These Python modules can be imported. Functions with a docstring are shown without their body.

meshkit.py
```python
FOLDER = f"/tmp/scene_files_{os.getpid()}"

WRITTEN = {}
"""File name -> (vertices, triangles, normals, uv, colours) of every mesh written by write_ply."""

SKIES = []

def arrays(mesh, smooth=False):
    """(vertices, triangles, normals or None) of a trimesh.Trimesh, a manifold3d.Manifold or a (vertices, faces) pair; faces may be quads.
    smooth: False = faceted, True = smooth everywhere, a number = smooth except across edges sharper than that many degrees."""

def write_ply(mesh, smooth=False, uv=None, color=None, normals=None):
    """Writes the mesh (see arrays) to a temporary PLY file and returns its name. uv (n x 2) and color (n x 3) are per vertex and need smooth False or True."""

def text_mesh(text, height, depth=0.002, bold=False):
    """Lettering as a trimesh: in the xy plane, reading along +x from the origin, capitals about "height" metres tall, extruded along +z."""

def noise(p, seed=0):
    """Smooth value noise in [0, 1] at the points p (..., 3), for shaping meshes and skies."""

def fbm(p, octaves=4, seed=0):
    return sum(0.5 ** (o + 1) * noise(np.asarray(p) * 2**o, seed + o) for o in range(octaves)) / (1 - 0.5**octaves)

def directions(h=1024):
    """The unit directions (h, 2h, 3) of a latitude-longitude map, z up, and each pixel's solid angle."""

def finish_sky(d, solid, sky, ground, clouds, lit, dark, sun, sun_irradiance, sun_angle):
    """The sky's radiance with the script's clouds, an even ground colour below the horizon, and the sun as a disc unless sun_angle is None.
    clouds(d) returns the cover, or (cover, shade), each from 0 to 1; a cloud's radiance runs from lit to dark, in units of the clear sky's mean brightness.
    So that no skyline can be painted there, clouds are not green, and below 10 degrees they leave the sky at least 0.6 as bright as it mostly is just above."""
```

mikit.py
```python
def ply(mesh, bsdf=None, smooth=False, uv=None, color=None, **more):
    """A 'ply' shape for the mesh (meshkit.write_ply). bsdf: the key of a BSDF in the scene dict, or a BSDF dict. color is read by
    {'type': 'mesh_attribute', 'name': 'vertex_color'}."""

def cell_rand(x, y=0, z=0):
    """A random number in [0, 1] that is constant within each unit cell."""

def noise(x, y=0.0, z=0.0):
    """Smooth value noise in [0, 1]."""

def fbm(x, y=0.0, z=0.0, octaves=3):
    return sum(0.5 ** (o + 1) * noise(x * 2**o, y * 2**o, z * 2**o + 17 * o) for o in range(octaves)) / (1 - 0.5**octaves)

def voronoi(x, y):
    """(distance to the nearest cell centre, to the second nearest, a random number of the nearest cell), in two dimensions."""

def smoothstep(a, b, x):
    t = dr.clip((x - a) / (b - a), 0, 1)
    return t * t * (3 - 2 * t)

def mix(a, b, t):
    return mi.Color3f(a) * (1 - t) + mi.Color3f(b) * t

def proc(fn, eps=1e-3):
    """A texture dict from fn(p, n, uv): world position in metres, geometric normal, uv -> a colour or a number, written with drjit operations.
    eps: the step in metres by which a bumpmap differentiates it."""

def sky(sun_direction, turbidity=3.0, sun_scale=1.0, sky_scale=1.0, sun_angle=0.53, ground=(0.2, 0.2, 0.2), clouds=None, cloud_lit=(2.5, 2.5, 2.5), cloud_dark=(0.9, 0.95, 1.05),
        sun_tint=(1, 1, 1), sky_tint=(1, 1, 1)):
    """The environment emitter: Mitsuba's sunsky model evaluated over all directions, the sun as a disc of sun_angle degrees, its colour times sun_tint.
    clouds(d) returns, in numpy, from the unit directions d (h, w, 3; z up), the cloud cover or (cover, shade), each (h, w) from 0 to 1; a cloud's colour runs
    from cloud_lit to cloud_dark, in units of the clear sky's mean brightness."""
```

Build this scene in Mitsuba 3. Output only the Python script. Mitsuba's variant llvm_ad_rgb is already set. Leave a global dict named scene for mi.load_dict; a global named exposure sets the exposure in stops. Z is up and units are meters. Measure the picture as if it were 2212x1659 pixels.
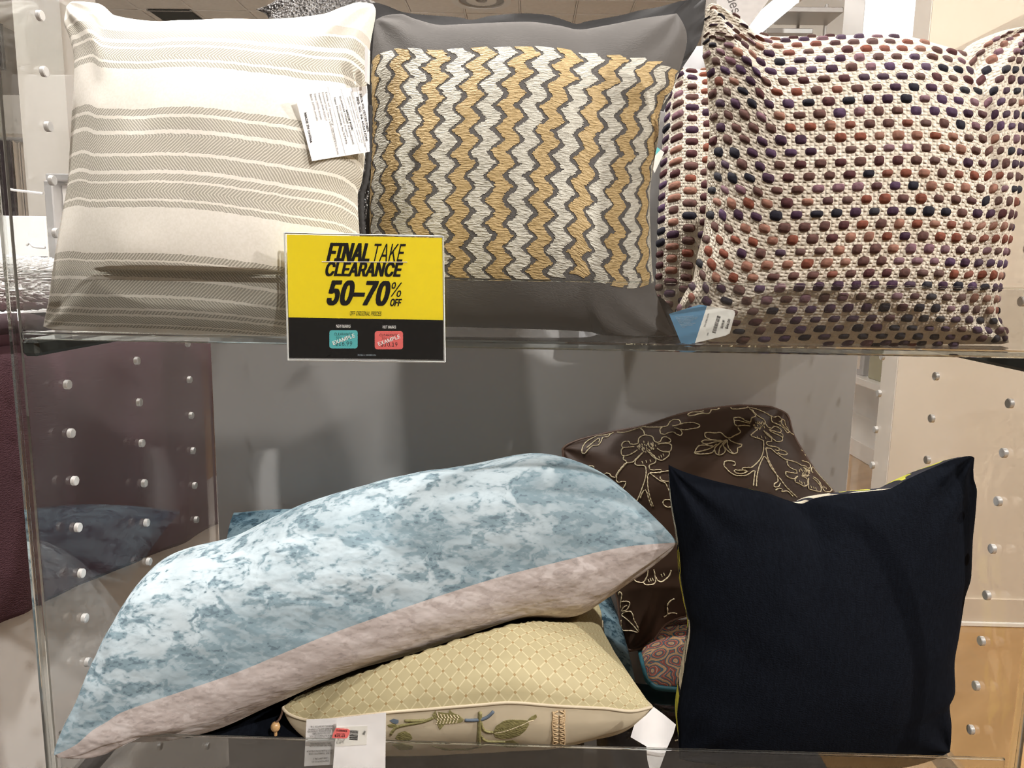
import math, numpy as np, trimesh, mitsuba as mi, drjit as dr, mikit, meshkit
from mikit import proc, noise, fbm, voronoi, cell_rand, smoothstep, mix
from scipy.interpolate import PchipInterpolator, LinearNDInterpolator, NearestNDInterpolator
from scipy.spatial.transform import Rotation

rng = np.random.default_rng(7)
T = mi.ScalarTransform4f
scene, labels = {}, {}
exposure = -2.76

# ------------------------------------------------------------------ camera
CAM = np.array([.589, -.8668, 1.45]); FOC = 1648.16
RM = Rotation.from_euler('zxy', np.radians([1.2056, -8.8703, -1.1425])).as_matrix()   # columns: right, forward, up
_m = np.eye(4); _m[:3, 0] = -RM[:, 0]; _m[:3, 1] = RM[:, 2]; _m[:3, 2] = RM[:, 1]; _m[:3, 3] = CAM
scene['camera'] = {'type': 'perspective', 'fov': math.degrees(2 * math.atan(1106 / FOC)), 'fov_axis': 'x',
                   'near_clip': .01, 'far_clip': 100., 'to_world': T(_m)}

# ------------------------------------------------------------------ lights of the shop: ceiling troffers and recessed spot lamps, one added over the bed
CEIL = 4.2
def rgb(*c): return {'type': 'rgb', 'value': list(c)}
TROFFERS = [(x, y, L) for y, L in ((-3.6, 5.), (-.6, 5.), (4.9, 110.)) for x in (-2.4, 1.0, 4.4)]
SPOTS = [((1.95, -2.2), (.45, .2, 1.3), (43000, 41500, 39500), .042, 9.),
         ((-.85, -.85), (.2, .1, 1.6), (7300, 7050, 6700), .06, 7.),
         ((.1, .62), (-.5, .7, .9), (17000, 16300, 15500), .06, 4.),
         ((-1.15, .78), (-.75, 1.0, 1.3), (13000, 12600, 12000), .06, 2.),  # added lamp over the bed, there to brighten the white cushion
         ((4.7, -1.5), (1.0, .5, 1.1), (30000, 28300, 26300), .06, 4.)]

# ------------------------------------------------------------------ helpers
def proj(X):
    d = (np.atleast_2d(X) - CAM) @ RM
    return np.stack([1106 + FOC * d[:, 0] / d[:, 1], 829.5 - FOC * d[:, 2] / d[:, 1]], 1)
def ray(px, py): return RM @ np.array([(px - 1106) / FOC, 1, (829.5 - py) / FOC])
def at(px, py, y):
    """The world point in the upright plane at depth y that the photograph shows at this pixel."""
    d = ray(px, py); return CAM + d * (y - CAM[1]) / d[1]
def on_plane(px, py, P, N):
    d = ray(px, py); return CAM + d * (np.dot(np.asarray(P) - CAM, N) / np.dot(d, N))
def unit(v): v = np.asarray(v, float); return v / np.linalg.norm(v)

_count = {}
def key(name, parent=None):
    full = f'{parent}__{name}' if parent else name
    if full in _count:
        _count[full] += 1
        return f'{full}_{_count[full]:03d}'
    _count[full] = 0
    return full
def put(name, mesh, bsdf, parent=None, smooth=False, **kw):
    k = key(name, parent)
    scene[k] = mikit.ply(mesh, bsdf, smooth, **kw)
    return k
def again(name, shape, parent=None, bsdf=None, to_world=None):
    k = key(name, parent); scene[k] = dict(shape)
    if bsdf: scene[k]['bsdf'] = {'type': 'ref', 'id': bsdf}
    if to_world is not None: scene[k]['to_world'] = to_world
    return k
def tag(k, label=None, cat=None, group=None, kind=None):
    d = labels.setdefault(k, {})
    for n, v in (('label', label), ('category', cat), ('group', group), ('kind', kind)):
        if v: d[n] = v
    return k
def thing(name, label, cat, group=None):
    return tag(key(name), label, cat, group)

def box(x0, x1, y0, y1, z0, z1):
    m = trimesh.creation.box((abs(x1 - x0), abs(y1 - y0), abs(z1 - z0)))
    m.apply_translation(((x0 + x1) / 2, (y0 + y1) / 2, (z0 + z1) / 2)); return m
def bevel_box(x0, x1, y0, y1, z0, z1, b=.002):
    import manifold3d as m3
    c = [m3.Manifold.cube((max(x1 - x0 - (0 if a == 0 else 2 * b), 1e-5), max(y1 - y0 - (0 if a == 1 else 2 * b), 1e-5), max(z1 - z0 - (0 if a == 2 else 2 * b), 1e-5)), True) for a in range(3)]
    return m3.Manifold.batch_hull(c).translate(((x0 + x1) / 2, (y0 + y1) / 2, (z0 + z1) / 2))
def cyl(p0, p1, r, n=16):
    return trimesh.creation.cylinder(radius=r, segment=[p0, p1], sections=n)
def tube(pts, r, n=6, closed_ends=True):
    pts = np.asarray(pts, float)
    t = np.gradient(pts, axis=0); t /= np.linalg.norm(t, axis=1, keepdims=True) + 1e-12
    ref = np.array([0, 0, 1.]) if abs(t[:, 2]).mean() < .8 else np.array([1., 0, 0])
    a = np.cross(t, ref); a /= np.linalg.norm(a, axis=1, keepdims=True) + 1e-12
    b = np.cross(t, a); ang = np.arange(n) * 2 * np.pi / n
    r = np.broadcast_to(r, (len(pts),))
    v = pts[:, None] + r[:, None, None] * (np.cos(ang)[None, :, None] * a[:, None] + np.sin(ang)[None, :, None] * b[:, None])
    i, j = np.meshgrid(np.arange(len(pts) - 1), np.arange(n), indexing='ij')
    q = np.stack([i * n + j, i * n + (j + 1) % n, (i + 1) * n + (j + 1) % n, (i + 1) * n + j], -1).reshape(-1, 4)
    f = np.vstack([q[:, [0, 2, 1]], q[:, [0, 3, 2]]])
    v = np.vstack([v.reshape(-1, 3), pts[:1], pts[-1:]]); A, B = len(v) - 2, len(v) - 1; L = (len(pts) - 1) * n
    k = np.arange(n)
    f = np.vstack([f, np.stack([k, (k + 1) % n, k * 0 + A], 1), np.stack([L + (k + 1) % n, L + k, k * 0 + B], 1)])
    m = trimesh.Trimesh(v, f, process=False)
    if m.volume < 0: m.faces = m.faces[:, ::-1]
    return m
def cat(ms): return trimesh.util.concatenate([trimesh.Trimesh(m.vertices, m.faces, process=False) for m in ms])
def curve(pts, n=200):
    """A smooth curve through 3-D points, by arc length."""
    pts = np.asarray(pts, float)
    d = np.r_[0, np.cumsum(np.linalg.norm(np.diff(pts, axis=0), axis=1))]; d /= d[-1]
    f = PchipInterpolator(d, pts, axis=0) if len(pts) > 2 else (lambda t: pts[0] + (pts[1] - pts[0]) * np.asarray(t)[..., None])
    s = np.linspace(0, 1, n); c = f(s)
    l = np.r_[0, np.cumsum(np.linalg.norm(np.diff(c, axis=0), axis=1))]; l /= l[-1]
    return lambda t: np.stack([np.interp(t, l, c[:, k]) for k in range(3)], -1)
def resample(pts, step):
    pts = np.asarray(pts, float); n = max(2, int(np.linalg.norm(np.diff(pts, axis=0), axis=1).sum() / step) + 1)
    d = np.r_[0, np.cumsum(np.linalg.norm(np.diff(pts, axis=0), axis=1))]
    f = PchipInterpolator(d, pts, axis=0) if len(pts) > 2 else (lambda t: np.stack([np.interp(t, d, pts[:, k]) for k in range(pts.shape[1])], -1))
    return f(np.linspace(0, d[-1], n))

class Cushion:
    """A stuffed cover: four seam edges in space, puffed out along N on one side and -N on the other."""
    def __init__(s, top, right, bottom, left, N, Tf, Tb, a=2.3, b=.55, wrinkle=.004, seed=0, crease=.006, extra=None, fix=None, bb=None):
        c = [np.asarray(e, float).copy() for e in (top, right, bottom, left)]          # top, bottom: left to right; right, left: top to bottom
        tl, tr, bl, br = (c[0][0] + c[3][0]) / 2, (c[0][-1] + c[1][0]) / 2, (c[2][0] + c[3][-1]) / 2, (c[2][-1] + c[1][-1]) / 2
        c[0][0] = c[3][0] = tl; c[0][-1] = c[1][0] = tr; c[2][0] = c[3][-1] = bl; c[2][-1] = c[1][-1] = br
        s.t, s.r, s.b, s.l = map(curve, c); s.P = tl, tr, bl, br
        s.N, s.Tf, s.Tb, s.pa, s.pb, s.w, s.seed, s.cr, s.extra, s.fix, s.pbb = unit(N), Tf, Tb, a, b, wrinkle, seed, crease, extra, fix, bb or b
    def base(s, u, v):
        u, v = np.broadcast_arrays(np.asarray(u, float), np.asarray(v, float)); U, V = u[..., None], v[..., None]
        tl, tr, bl, br = s.P
        return (1 - V) * s.b(u) + V * s.t(u) + (1 - U) * s.l(1 - v) + U * s.r(1 - v) - ((1 - U) * (1 - V) * bl + U * (1 - V) * br + (1 - U) * V * tl + U * V * tr)
    def prof(s, u, front=True): return np.clip(1 - np.abs(2 * np.asarray(u) - 1) ** s.pa, 0, 1) ** (s.pb if front else s.pbb)
    def side(s, u, v, front=True):
        u, v = np.broadcast_arrays(np.asarray(u, float), np.asarray(v, float))
        p = s.prof(u, front) * s.prof(v, front); q = np.stack([u * 3.1, v * 3.1, u * 0 + (0 if front else 9)], -1)
        h = (s.Tf if front else s.Tb) * p
        h = h + s.w * np.sqrt(p) * (meshkit.fbm(q, 3, s.seed) - .5) * 2.2
        edge = 4 * np.minimum(np.minimum(u, 1 - u), np.minimum(v, 1 - v))
        for i, (cu, cv) in enumerate(((0, 0), (1, 0), (0, 1), (1, 1))):                  # folds that run out of the corners and seams
            r, an = np.hypot(u - cu, v - cv), np.arctan2(np.abs(v - cv) + 1e-9, np.abs(u - cu) + 1e-9)
            h = h + s.cr * np.exp(-(r / .2) ** 2) * np.sin(an * 9 + i * 1.7 + s.seed) * np.sqrt(np.clip(p, 0, 1)) * np.clip(r / .05, 0, 1)
        pk = np.stack([u * 11, v * 11, u * 0 + 3], -1)
        h = h + .45 * s.cr * np.exp(-edge / .35) * np.sqrt(p) * (meshkit.noise(pk, s.seed + 5) - .5) * 2
        if s.extra is not None: h = h + s.extra(u, v, front) * np.sqrt(p)
        X = s.base(u, v) + s.N * (h if front else -h)[..., None]
        return s.fix(X) if s.fix is not None else X
    def normal(s, u, v, front=True):
        e = 2e-3; u, v = np.clip(u, e, 1 - e), np.clip(v, e, 1 - e)
        n = np.cross(s.side(u + e, v, front) - s.side(u - e, v, front), s.side(u, v + e, front) - s.side(u, v - e, front))
        n /= np.linalg.norm(n, axis=-1, keepdims=True) + 1e-15
        return n if front else -n
    def grid(s, nu, nv, front=True):
        f = lambda n: (lambda x: .55 * x + .45 * (1 - np.cos(np.pi * x)) / 2)(np.linspace(0, 1, n))
        u, v = np.meshgrid(f(nu), f(nv), indexing='ij')
        return u, v, s.side(u, v, front)
    def arcs(s, front=True):
        """Tables (parameter, length along the cloth) across and up the cover."""
        if not hasattr(s, '_arc'): s._arc = {}
        if front not in s._arc:
            q = np.linspace(0, 1, 240); out = []
            for f in (lambda t, k: s.side(t, np.full(240, k), front), lambda t, k: s.side(np.full(240, k), t, front)):
                l = sum(np.r_[0, np.cumsum(np.linalg.norm(np.diff(f(q, k), axis=0), axis=1))] for k in (.35, .5, .65)); out.append(l / l[-1])
            s._arc[front] = q, out[0], out[1]
        return s._arc[front]
    def cloth(s, u, v, front=True):
        q, a, b = s.arcs(front); return np.interp(u, q, a), np.interp(v, q, b)
    def uncloth(s, a_, b_, front=True):
        q, a, b = s.arcs(front); return np.interp(a_, a, q), np.interp(b_, b, q)
    def mesh(s, nu=160, nv=160, front=True):
        u, v, X = s.grid(nu, nv, front)
        i, j = np.meshgrid(np.arange(nu - 1), np.arange(nv - 1), indexing='ij')
        q = np.stack([i * nv + j, (i + 1) * nv + j, (i + 1) * nv + j + 1, i * nv + j + 1], -1).reshape(-1, 4)
        if not front: q = q[:, ::-1]
        cu, cv = s.cloth(u.ravel(), v.ravel(), front)
        return (X.reshape(-1, 3), q), np.stack([cu, cv], 1)
    def locate(s, px, front=True):
        """(u, v) of the surface points that are seen at these pixels."""
        if not hasattr(s, '_loc'): s._loc = {}
        if front not in s._loc:
            u, v, X = s.grid(140, 140, front); n = s.normal(u, v, front)
            see = ((X - CAM) * n).sum(-1) < 0
            P, UV = proj(X[see]), np.stack([u[see], v[see]], 1)
            s._loc[front] = LinearNDInterpolator(P, UV), NearestNDInterpolator(P, UV)
        px = np.asarray(px, float); lin, near = s._loc[front]
        r = lin(px); bad = np.isnan(r[:, 0]); r[bad] = near(px[bad])
        return r
    def stick(s, px, off, front=True):
        uv = s.locate(px, front); return s.side(uv[:, 0], uv[:, 1], front) + off * s.normal(uv[:, 0], uv[:, 1], front)

def px_edge(pts, P, N): return np.array([on_plane(x, y, P, N) for x, y in pts])
def seam_curve(c, n=70):
    e = [c.base(np.linspace(0, 1, n), np.full(n, 0.)), c.base(np.full(n, 1.), np.linspace(0, 1, n)), c.base(np.linspace(1, 0, n), np.full(n, 1.)), c.base(np.full(n, 0.), np.linspace(1, 0, n))]
    return np.vstack([x[:-1] for x in e] + [e[0][:1]])

def text(s, f, x, y, h, width=None, bold=False, shear=0., rot=0., center=False, depth=.00012):
    """Lettering laid on a surface: f(points (n, 3): x along, y up, z out) gives the place in space."""
    m = meshkit.text_mesh(s, h, depth, bold)
    v = np.array(m.vertices)
    if width: v[:, 0] = (v[:, 0] - v[:, 0].min()) * width / np.ptp(v[:, 0])
    v[:, 0] += shear * v[:, 1]
    if center: v[:, 0] -= (v[:, 0].min() + v[:, 0].max()) / 2
    c, q = math.cos(rot), math.sin(rot)
    v = np.stack([x + c * v[:, 0] - q * v[:, 1], y + q * v[:, 0] + c * v[:, 1], v[:, 2]], 1)
    return trimesh.Trimesh(f(v), m.faces, process=False)

# ------------------------------------------------------------------ materials
def mat(name, color, rough=.6, **kw):
    two = kw.pop('two', True); bump = kw.pop('bump', None); bs = kw.pop('bs', 1.)
    d = {'type': 'principled', 'base_color': proc(color) if callable(color) else rgb(*color), 'roughness': rough, **kw}
    if bump is not None: d = {'type': 'bumpmap', 'arbitrary': proc(bump, kw.get('eps', 4e-4)), 'scale': bs, 'bsdf': d}
    scene[name] = {'type': 'twosided', 'bsdf': d} if two else d
    return name
C3 = mi.Color3f
def fine(p, k): return noise(p.x * k, p.y * k, p.z * k)

mat('acrylic_edge', (.80, .83, .82), .15, specular=.5)
scene['clear_sheet'] = {'type': 'thindielectric', 'int_ior': 1.49, 'specular_transmittance': rgb(.95, .955, .955)}
scene['clear_film'] = {'type': 'thindielectric', 'int_ior': 1.3}
scene['acrylic'] = {'type': 'dielectric', 'int_ior': 1.49, 'specular_transmittance': rgb(.93, .95, .94)}
mat('peg_metal', (.78, .77, .75), .3, metallic=.35, specular=.6)
mat('board_grey', lambda p, n, uv: mix((.47, .46, .455), (.51, .495, .49), fine(p, 6)), .55)
mat('bracket_dark', (.025, .028, .025), .5)
mat('wall_cream', lambda p, n, uv: mix((.60, .57, .52), (.64, .61, .56), fine(p, 1.5)), .8)
mat('wall_dim', lambda p, n, uv: mix((.30, .28, .26), (.34, .32, .30), fine(p, 1.5)), .8)
mat('column_beige', lambda p, n, uv: mix((.42, .385, .335), (.46, .425, .375), fine(p, 2)), .7)
mat('beige_board', lambda p, n, uv: mix((.60, .51, .40), (.65, .56, .45), fbm(p.x * 3, p.z * 3, 1.)), .6)
mat('beige_side', (.66, .60, .53), .6)
mat('base_trim', (.80, .76, .68), .4)
def wood(p, n, uv):
    g = fbm(p.x * 2.2 + p.y * 1.4, p.y * 9 - p.x * 7, 0., 4)
    return mix((.32, .18, .068), (.42, .25, .105), g)
mat('wood_floor', wood, .35)
mat('aisle_tile', lambda p, n, uv: mix((.10, .088, .075), (.13, .115, .10), fine(p, 30)), .8)
mat('pale_tile', lambda p, n, uv: mix((.60, .57, .53), (.68, .65, .61), fine(p, 3)), .5)  # pale so that it throws light up at the ceiling tiles
mat('tile_grey', lambda p, n, uv: mix((.78, .74, .69), (.84, .80, .75), fine(p, 40)), .9)
mat('tile_bar', (.84, .81, .77), .6)
mat('white_metal', (.82, .80, .77), .35)
mat('white_paint', (.80, .78, .75), .5)
mat('grey_metal', (.42, .41, .40), .35, metallic=.5)
mat('black_plastic', (.012, .012, .012), .4)

# ------------------------------------------------------------------ the setting
tag(put('floor', box(1.5, 9, -6, 10, -.05, 0), 'wood_floor'), kind='structure')
tag(put('floor_aisle', box(-6, 1.499, -6, 2.6, -.05, 0), 'aisle_tile'), kind='structure')
tag(put('floor_bounce', box(-6, 1.499, 2.601, 10, -.05, 0), 'pale_tile'), kind='structure')  # unseen pale floor added to bounce light onto the ceiling
tag(put('ceiling', box(-6, 9, -6, 10, CEIL + .03, CEIL + .08), 'tile_bar'), kind='structure')
for s, b in (('back', (-6, 9, 9.9, 10, 0, 4.25)), ('front', (-6, 9, -6, -5.9, 0, 4.25)), ('left', (-6, -5.9, -6, 10, 0, 4.25)), ('right', (8.9, 9, -6, 10, 0, 4.25))):
    tag(put('wall_' + s, box(*b), 'wall_cream' if s == 'back' else 'wall_dim'), kind='structure')
TX, TY = .61, .46
tile = mikit.ply(bevel_box(-TX / 2 + .012, TX / 2 - .012, -TY / 2 + .012, TY / 2 - .012, 0, .012, .003), 'tile_grey')
for i in range(-8, 8):
    for j in range(13, 20):
        again('tile', tile, 'ceiling', to_world=T().translate([.14 + TX * i, .1 + TY * j, CEIL + .006]))
tag(put('grid', cat([box(.14 + TX * (i - .5) - .007, .14 + TX * (i - .5) + .007, 5.8, 9.4, CEIL, CEIL + .03) for i in range(-8, 9)] +
                    [box(-5, 5, .1 + TY * (j - .5) - .007, .1 + TY * (j - .5) + .007, CEIL + .001, CEIL + .03) for j in range(13, 21)]), 'tile_bar', 'ceiling'))
for x, y, L in TROFFERS:
    t = thing('ceiling_troffer', 'rectangular white ceiling light panel outside the view above the shop floor', 'ceiling light', 'ceiling light panels')
    put('frame', cat([box(x - .64, x + .64, y + s * .31 - .02, y + s * .31 + .02, CEIL - .03, CEIL) for s in (-1, 1)] + [box(x + s * .62 - .02, x + s * .62 + .02, y - .31, y + .31, CEIL - .03, CEIL) for s in (-1, 1)]), 'white_metal', t)
    k = put('diffuser', (np.array([[x - .6, y - .29, CEIL - .02], [x + .6, y - .29, CEIL - .02], [x + .6, y + .29, CEIL - .02], [x - .6, y + .29, CEIL - .02]]), np.array([[0, 2, 1], [0, 3, 2]])), 'white_paint', t)
    scene[k]['emitter'] = {'type': 'area', 'radiance': rgb(L, L * .935, L * .86), 'sampling_weight': .8}
def spot_lamp(x, y, aim, L, r, w):
    t = thing('spot_lamp', 'small track spot lamp hanging under the shop ceiling outside the view, the one over the bed added', 'spot lamp', 'ceiling spot lamps')
    P = np.array([x, y, CEIL - .22]); d = unit(np.array(aim) - P)
    put('stem', cyl(P - d * .1, (x, y, CEIL + .03), .012), 'white_metal', t)
    put('housing', trimesh.util.concatenate([cyl(P - d * .16, P - d * .03, .075, 24)]), 'white_metal', t)
    a = unit(np.cross(d, [0, 0, 1])); b = np.cross(d, a); an = np.linspace(0, 2 * np.pi, 25)[:-1]
    ring = P + r * (np.cos(an)[:, None] * a + np.sin(an)[:, None] * b)
    f = np.stack([np.full(24, 24), np.arange(24), (np.arange(24) + 1) % 24], 1)
    k = put('lens', (np.vstack([ring, P]), f), 'white_paint', t)
    scene[k]['emitter'] = {'type': 'area', 'radiance': rgb(*L), 'sampling_weight': w}
for (x, y), aim, L, r, w in SPOTS: spot_lamp(x, y, aim, L, r, w)

# ------------------------------------------------------------------ acrylic display fixture
W, D, ZU, ZL, ZT = 1.198, .545, 1.361, .787, 1.768
LIPU, LIPL = 1.4341, .8605
peg = mikit.ply(trimesh.util.concatenate([trimesh.creation.cylinder(radius=.0062, height=.0045, sections=24).apply_translation((0, 0, .0074)),
                trimesh.creation.cylinder(radius=.0056, height=.0008, sections=24).apply_translation((0, 0, .0100))]), 'peg_metal', 40)
for side, x, sg in (('left', -.0045, 1), ('right', W + .0045, -1)):
    k = tag(put('acrylic_side_panel', box(x - .0045, x + .0045, .012, D, 0.001, ZT), 'clear_sheet'), f'clear acrylic {side} side panel with rows of metal pegs', 'side panel', 'pegged acrylic side panels')
    put('front_edge', bevel_box(x - .0045, x + .0045, 0, .0115, 0.001, ZT, .0008), 'acrylic', k)
    for dy, z0 in ((.0855, 1.2888), (.262, 1.2974), (.4367, 1.2424)):
        for i in range(-8, 16):
            z = z0 - .0635 * i
            if z > ZT - .03 or abs(z - ZU) < .012 or abs(z - ZL) < .012: continue
            again('peg', peg, k, to_world=T().translate([x, dy, z]).rotate([0, 1, 0], 90 * sg))
for zt, lip, nm in ((ZU, LIPU, 'upper clear acrylic shelf with upright front lip carrying the clearance sign'), (ZL, LIPL, 'lower clear acrylic shelf with upright front lip along the bottom of the picture')):
    k = tag(put('acrylic_shelf', box(.004, W - .004, .006, D - .014, zt - .006, zt), 'clear_sheet'), nm, 'shelf', 'clear acrylic shelves')
    put('front_lip', box(.011, W - .011, 0, .004, zt + .004, lip - .0025), 'clear_sheet', k)
    put('lip_edge', bevel_box(.011, W - .011, 0, .004, lip - .0022, lip, .0006), 'acrylic', k)
    put('front_edge', bevel_box(.006, W - .006, -.002, .0055, zt - .006, zt + .003, .0015), 'acrylic', k)
    for x in (.0125, W - .0125):
        put('bracket', bevel_box(x - .0115, x + .0085, .004, .33, zt - .026, zt - .0065, .004), 'bracket_dark', k)
tag(put('back_board', bevel_box(.002, W - .002, D - .012, D - .004, .001, ZT, .001), 'board_grey'), 'plain grey back board of the acrylic display', 'back board')
tag(put('base_deck', bevel_box(.002, W - .002, .01, D - .014, .002, .16, .004), 'black_plastic'), 'black base deck seen dimly below the lower shelf', 'base')

# ------------------------------------------------------------------ fabrics (colour, weave and pile of each cover)
# ------------------------------------------------------------------ fabrics (colour, weave and pile of each cover)
def velvet(name, dark, mid, light, k=1.):  # pile sheen painted into the colour as lighter and darker patches
    def f(p, n, uv):
        x, y, z = p.x * k * 1.9, p.y * k * 1.9, p.z * k * 1.9
        w = fbm(x * 16, y * 16, z * 16 + 4, 3)
        big = fbm(x * 4 + 1.5 * w, y * 4, z * 5, 2)
        a = fbm(x * 26 + 5 * w, y * 38 + 4 * w, z * 38, 5)
        e = fbm(x * 95 + 3 * w, y * 150, z * 150, 3)
        s_ = a * .60 + e * .22 + big * .18
        t = smoothstep(.445, .52, s_) * .5 + smoothstep(.38, .64, s_) * .5
        c = mix(mid, light, t * (.45 + .75 * smoothstep(.3, .65, big)))
        return mix(c, dark, (1 - smoothstep(.34, .40, a * .5 + e * .5)) * .7)
    def bump(p, n, uv):
        return fbm(p.x * 26, p.y * 38, p.z * 38, 4)
    return mat(name, f, .6, specular=.2, sheen=.25, sheen_tint=.6, bump=bump, bs=.005)
velvet('velvet_blue', (.10, .145, .18), (.195, .275, .32), (.42, .50, .545))
velvet('velvet_blue_deep', (.012, .028, .045), (.035, .075, .105), (.13, .20, .24))
velvet('velvet_beige', (.36, .315, .305), (.46, .405, .39), (.62, .57, .56))
def cloth_bump(k): return lambda p, n, uv: fine(p, k)
mat('cotton_grey', lambda p, n, uv: mix((.095, .09, .0865), (.112, .106, .102), fine(p, 25)), .85, sheen=.1, specular=.1, bump=cloth_bump(900.), bs=.0004)
mat('flange_charcoal', (.045, .044, .045), .7, sheen=.2, specular=.2)
def stitch(p, n, uv): return noise(uv.x * 90, uv.y * 420.) + .5 * noise(uv.x * 200, uv.y * 900)
mat('thread_gold', lambda p, n, uv: mix((.34, .24, .11), (.50, .375, .20), noise(uv.x * 90, uv.y * 420.)), .5, specular=.2, sheen=.1, bump=stitch, bs=.0008)
mat('thread_silver', lambda p, n, uv: mix((.38, .365, .31), (.57, .55, .48), noise(uv.x * 90, uv.y * 420.)), .5, specular=.2, sheen=.1, bump=stitch, bs=.0008)
mat('navy_linen', lambda p, n, uv: mix((.0030, .0040, .0070), (.0050, .0068, .0115), noise(uv.x * 400, uv.y * 60.)), .9, specular=.08, sheen=.05, bump=cloth_bump(700.), bs=.0005)
mat('brown_satin', lambda p, n, uv: mix((.036, .019, .012), (.052, .028, .018), fine(p, 12)), .55, specular=.25, sheen=.1, bump=lambda p, n, uv: fbm(p.x * 12, p.y * 12, p.z * 12, 2), bs=.01)
mat('brown_dark', (.008, .006, .005), .9, specular=.1)
mat('cord_cream', (.62, .53, .36), .7, bump=cloth_bump(700.), bs=.001)
mat('piping_brown', (.10, .055, .038), .6)
mat('piping_teal', (.012, .085, .11), .6)
mat('paper_white', lambda p, n, uv: mix((.78, .77, .77), (.86, .85, .85), fine(p, 60)), .6)
mat('paper_cream', (.74, .73, .68), .6)
mat('paper_blue', (.075, .20, .33), .55)
mat('ink_black', (.010, .010, .010), .9, specular=.1)
mat('ink_grey', (.16, .155, .155), .6)
mat('ink_pale', (.45, .55, .62), .6)
mat('ink_white', (.82, .82, .80), .6)
mat('sign_yellow', (.93, .75, .015), .45)
mat('sticker_pink', (.80, .17, .16), .5)
mat('sticker_teal', (.11, .50, .52), .5)
mat('bead_gold', lambda p, n, uv: mix((.42, .24, .10), (.60, .38, .18), fine(p, 500)), .3, specular=.6, clearcoat=.4)

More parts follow.
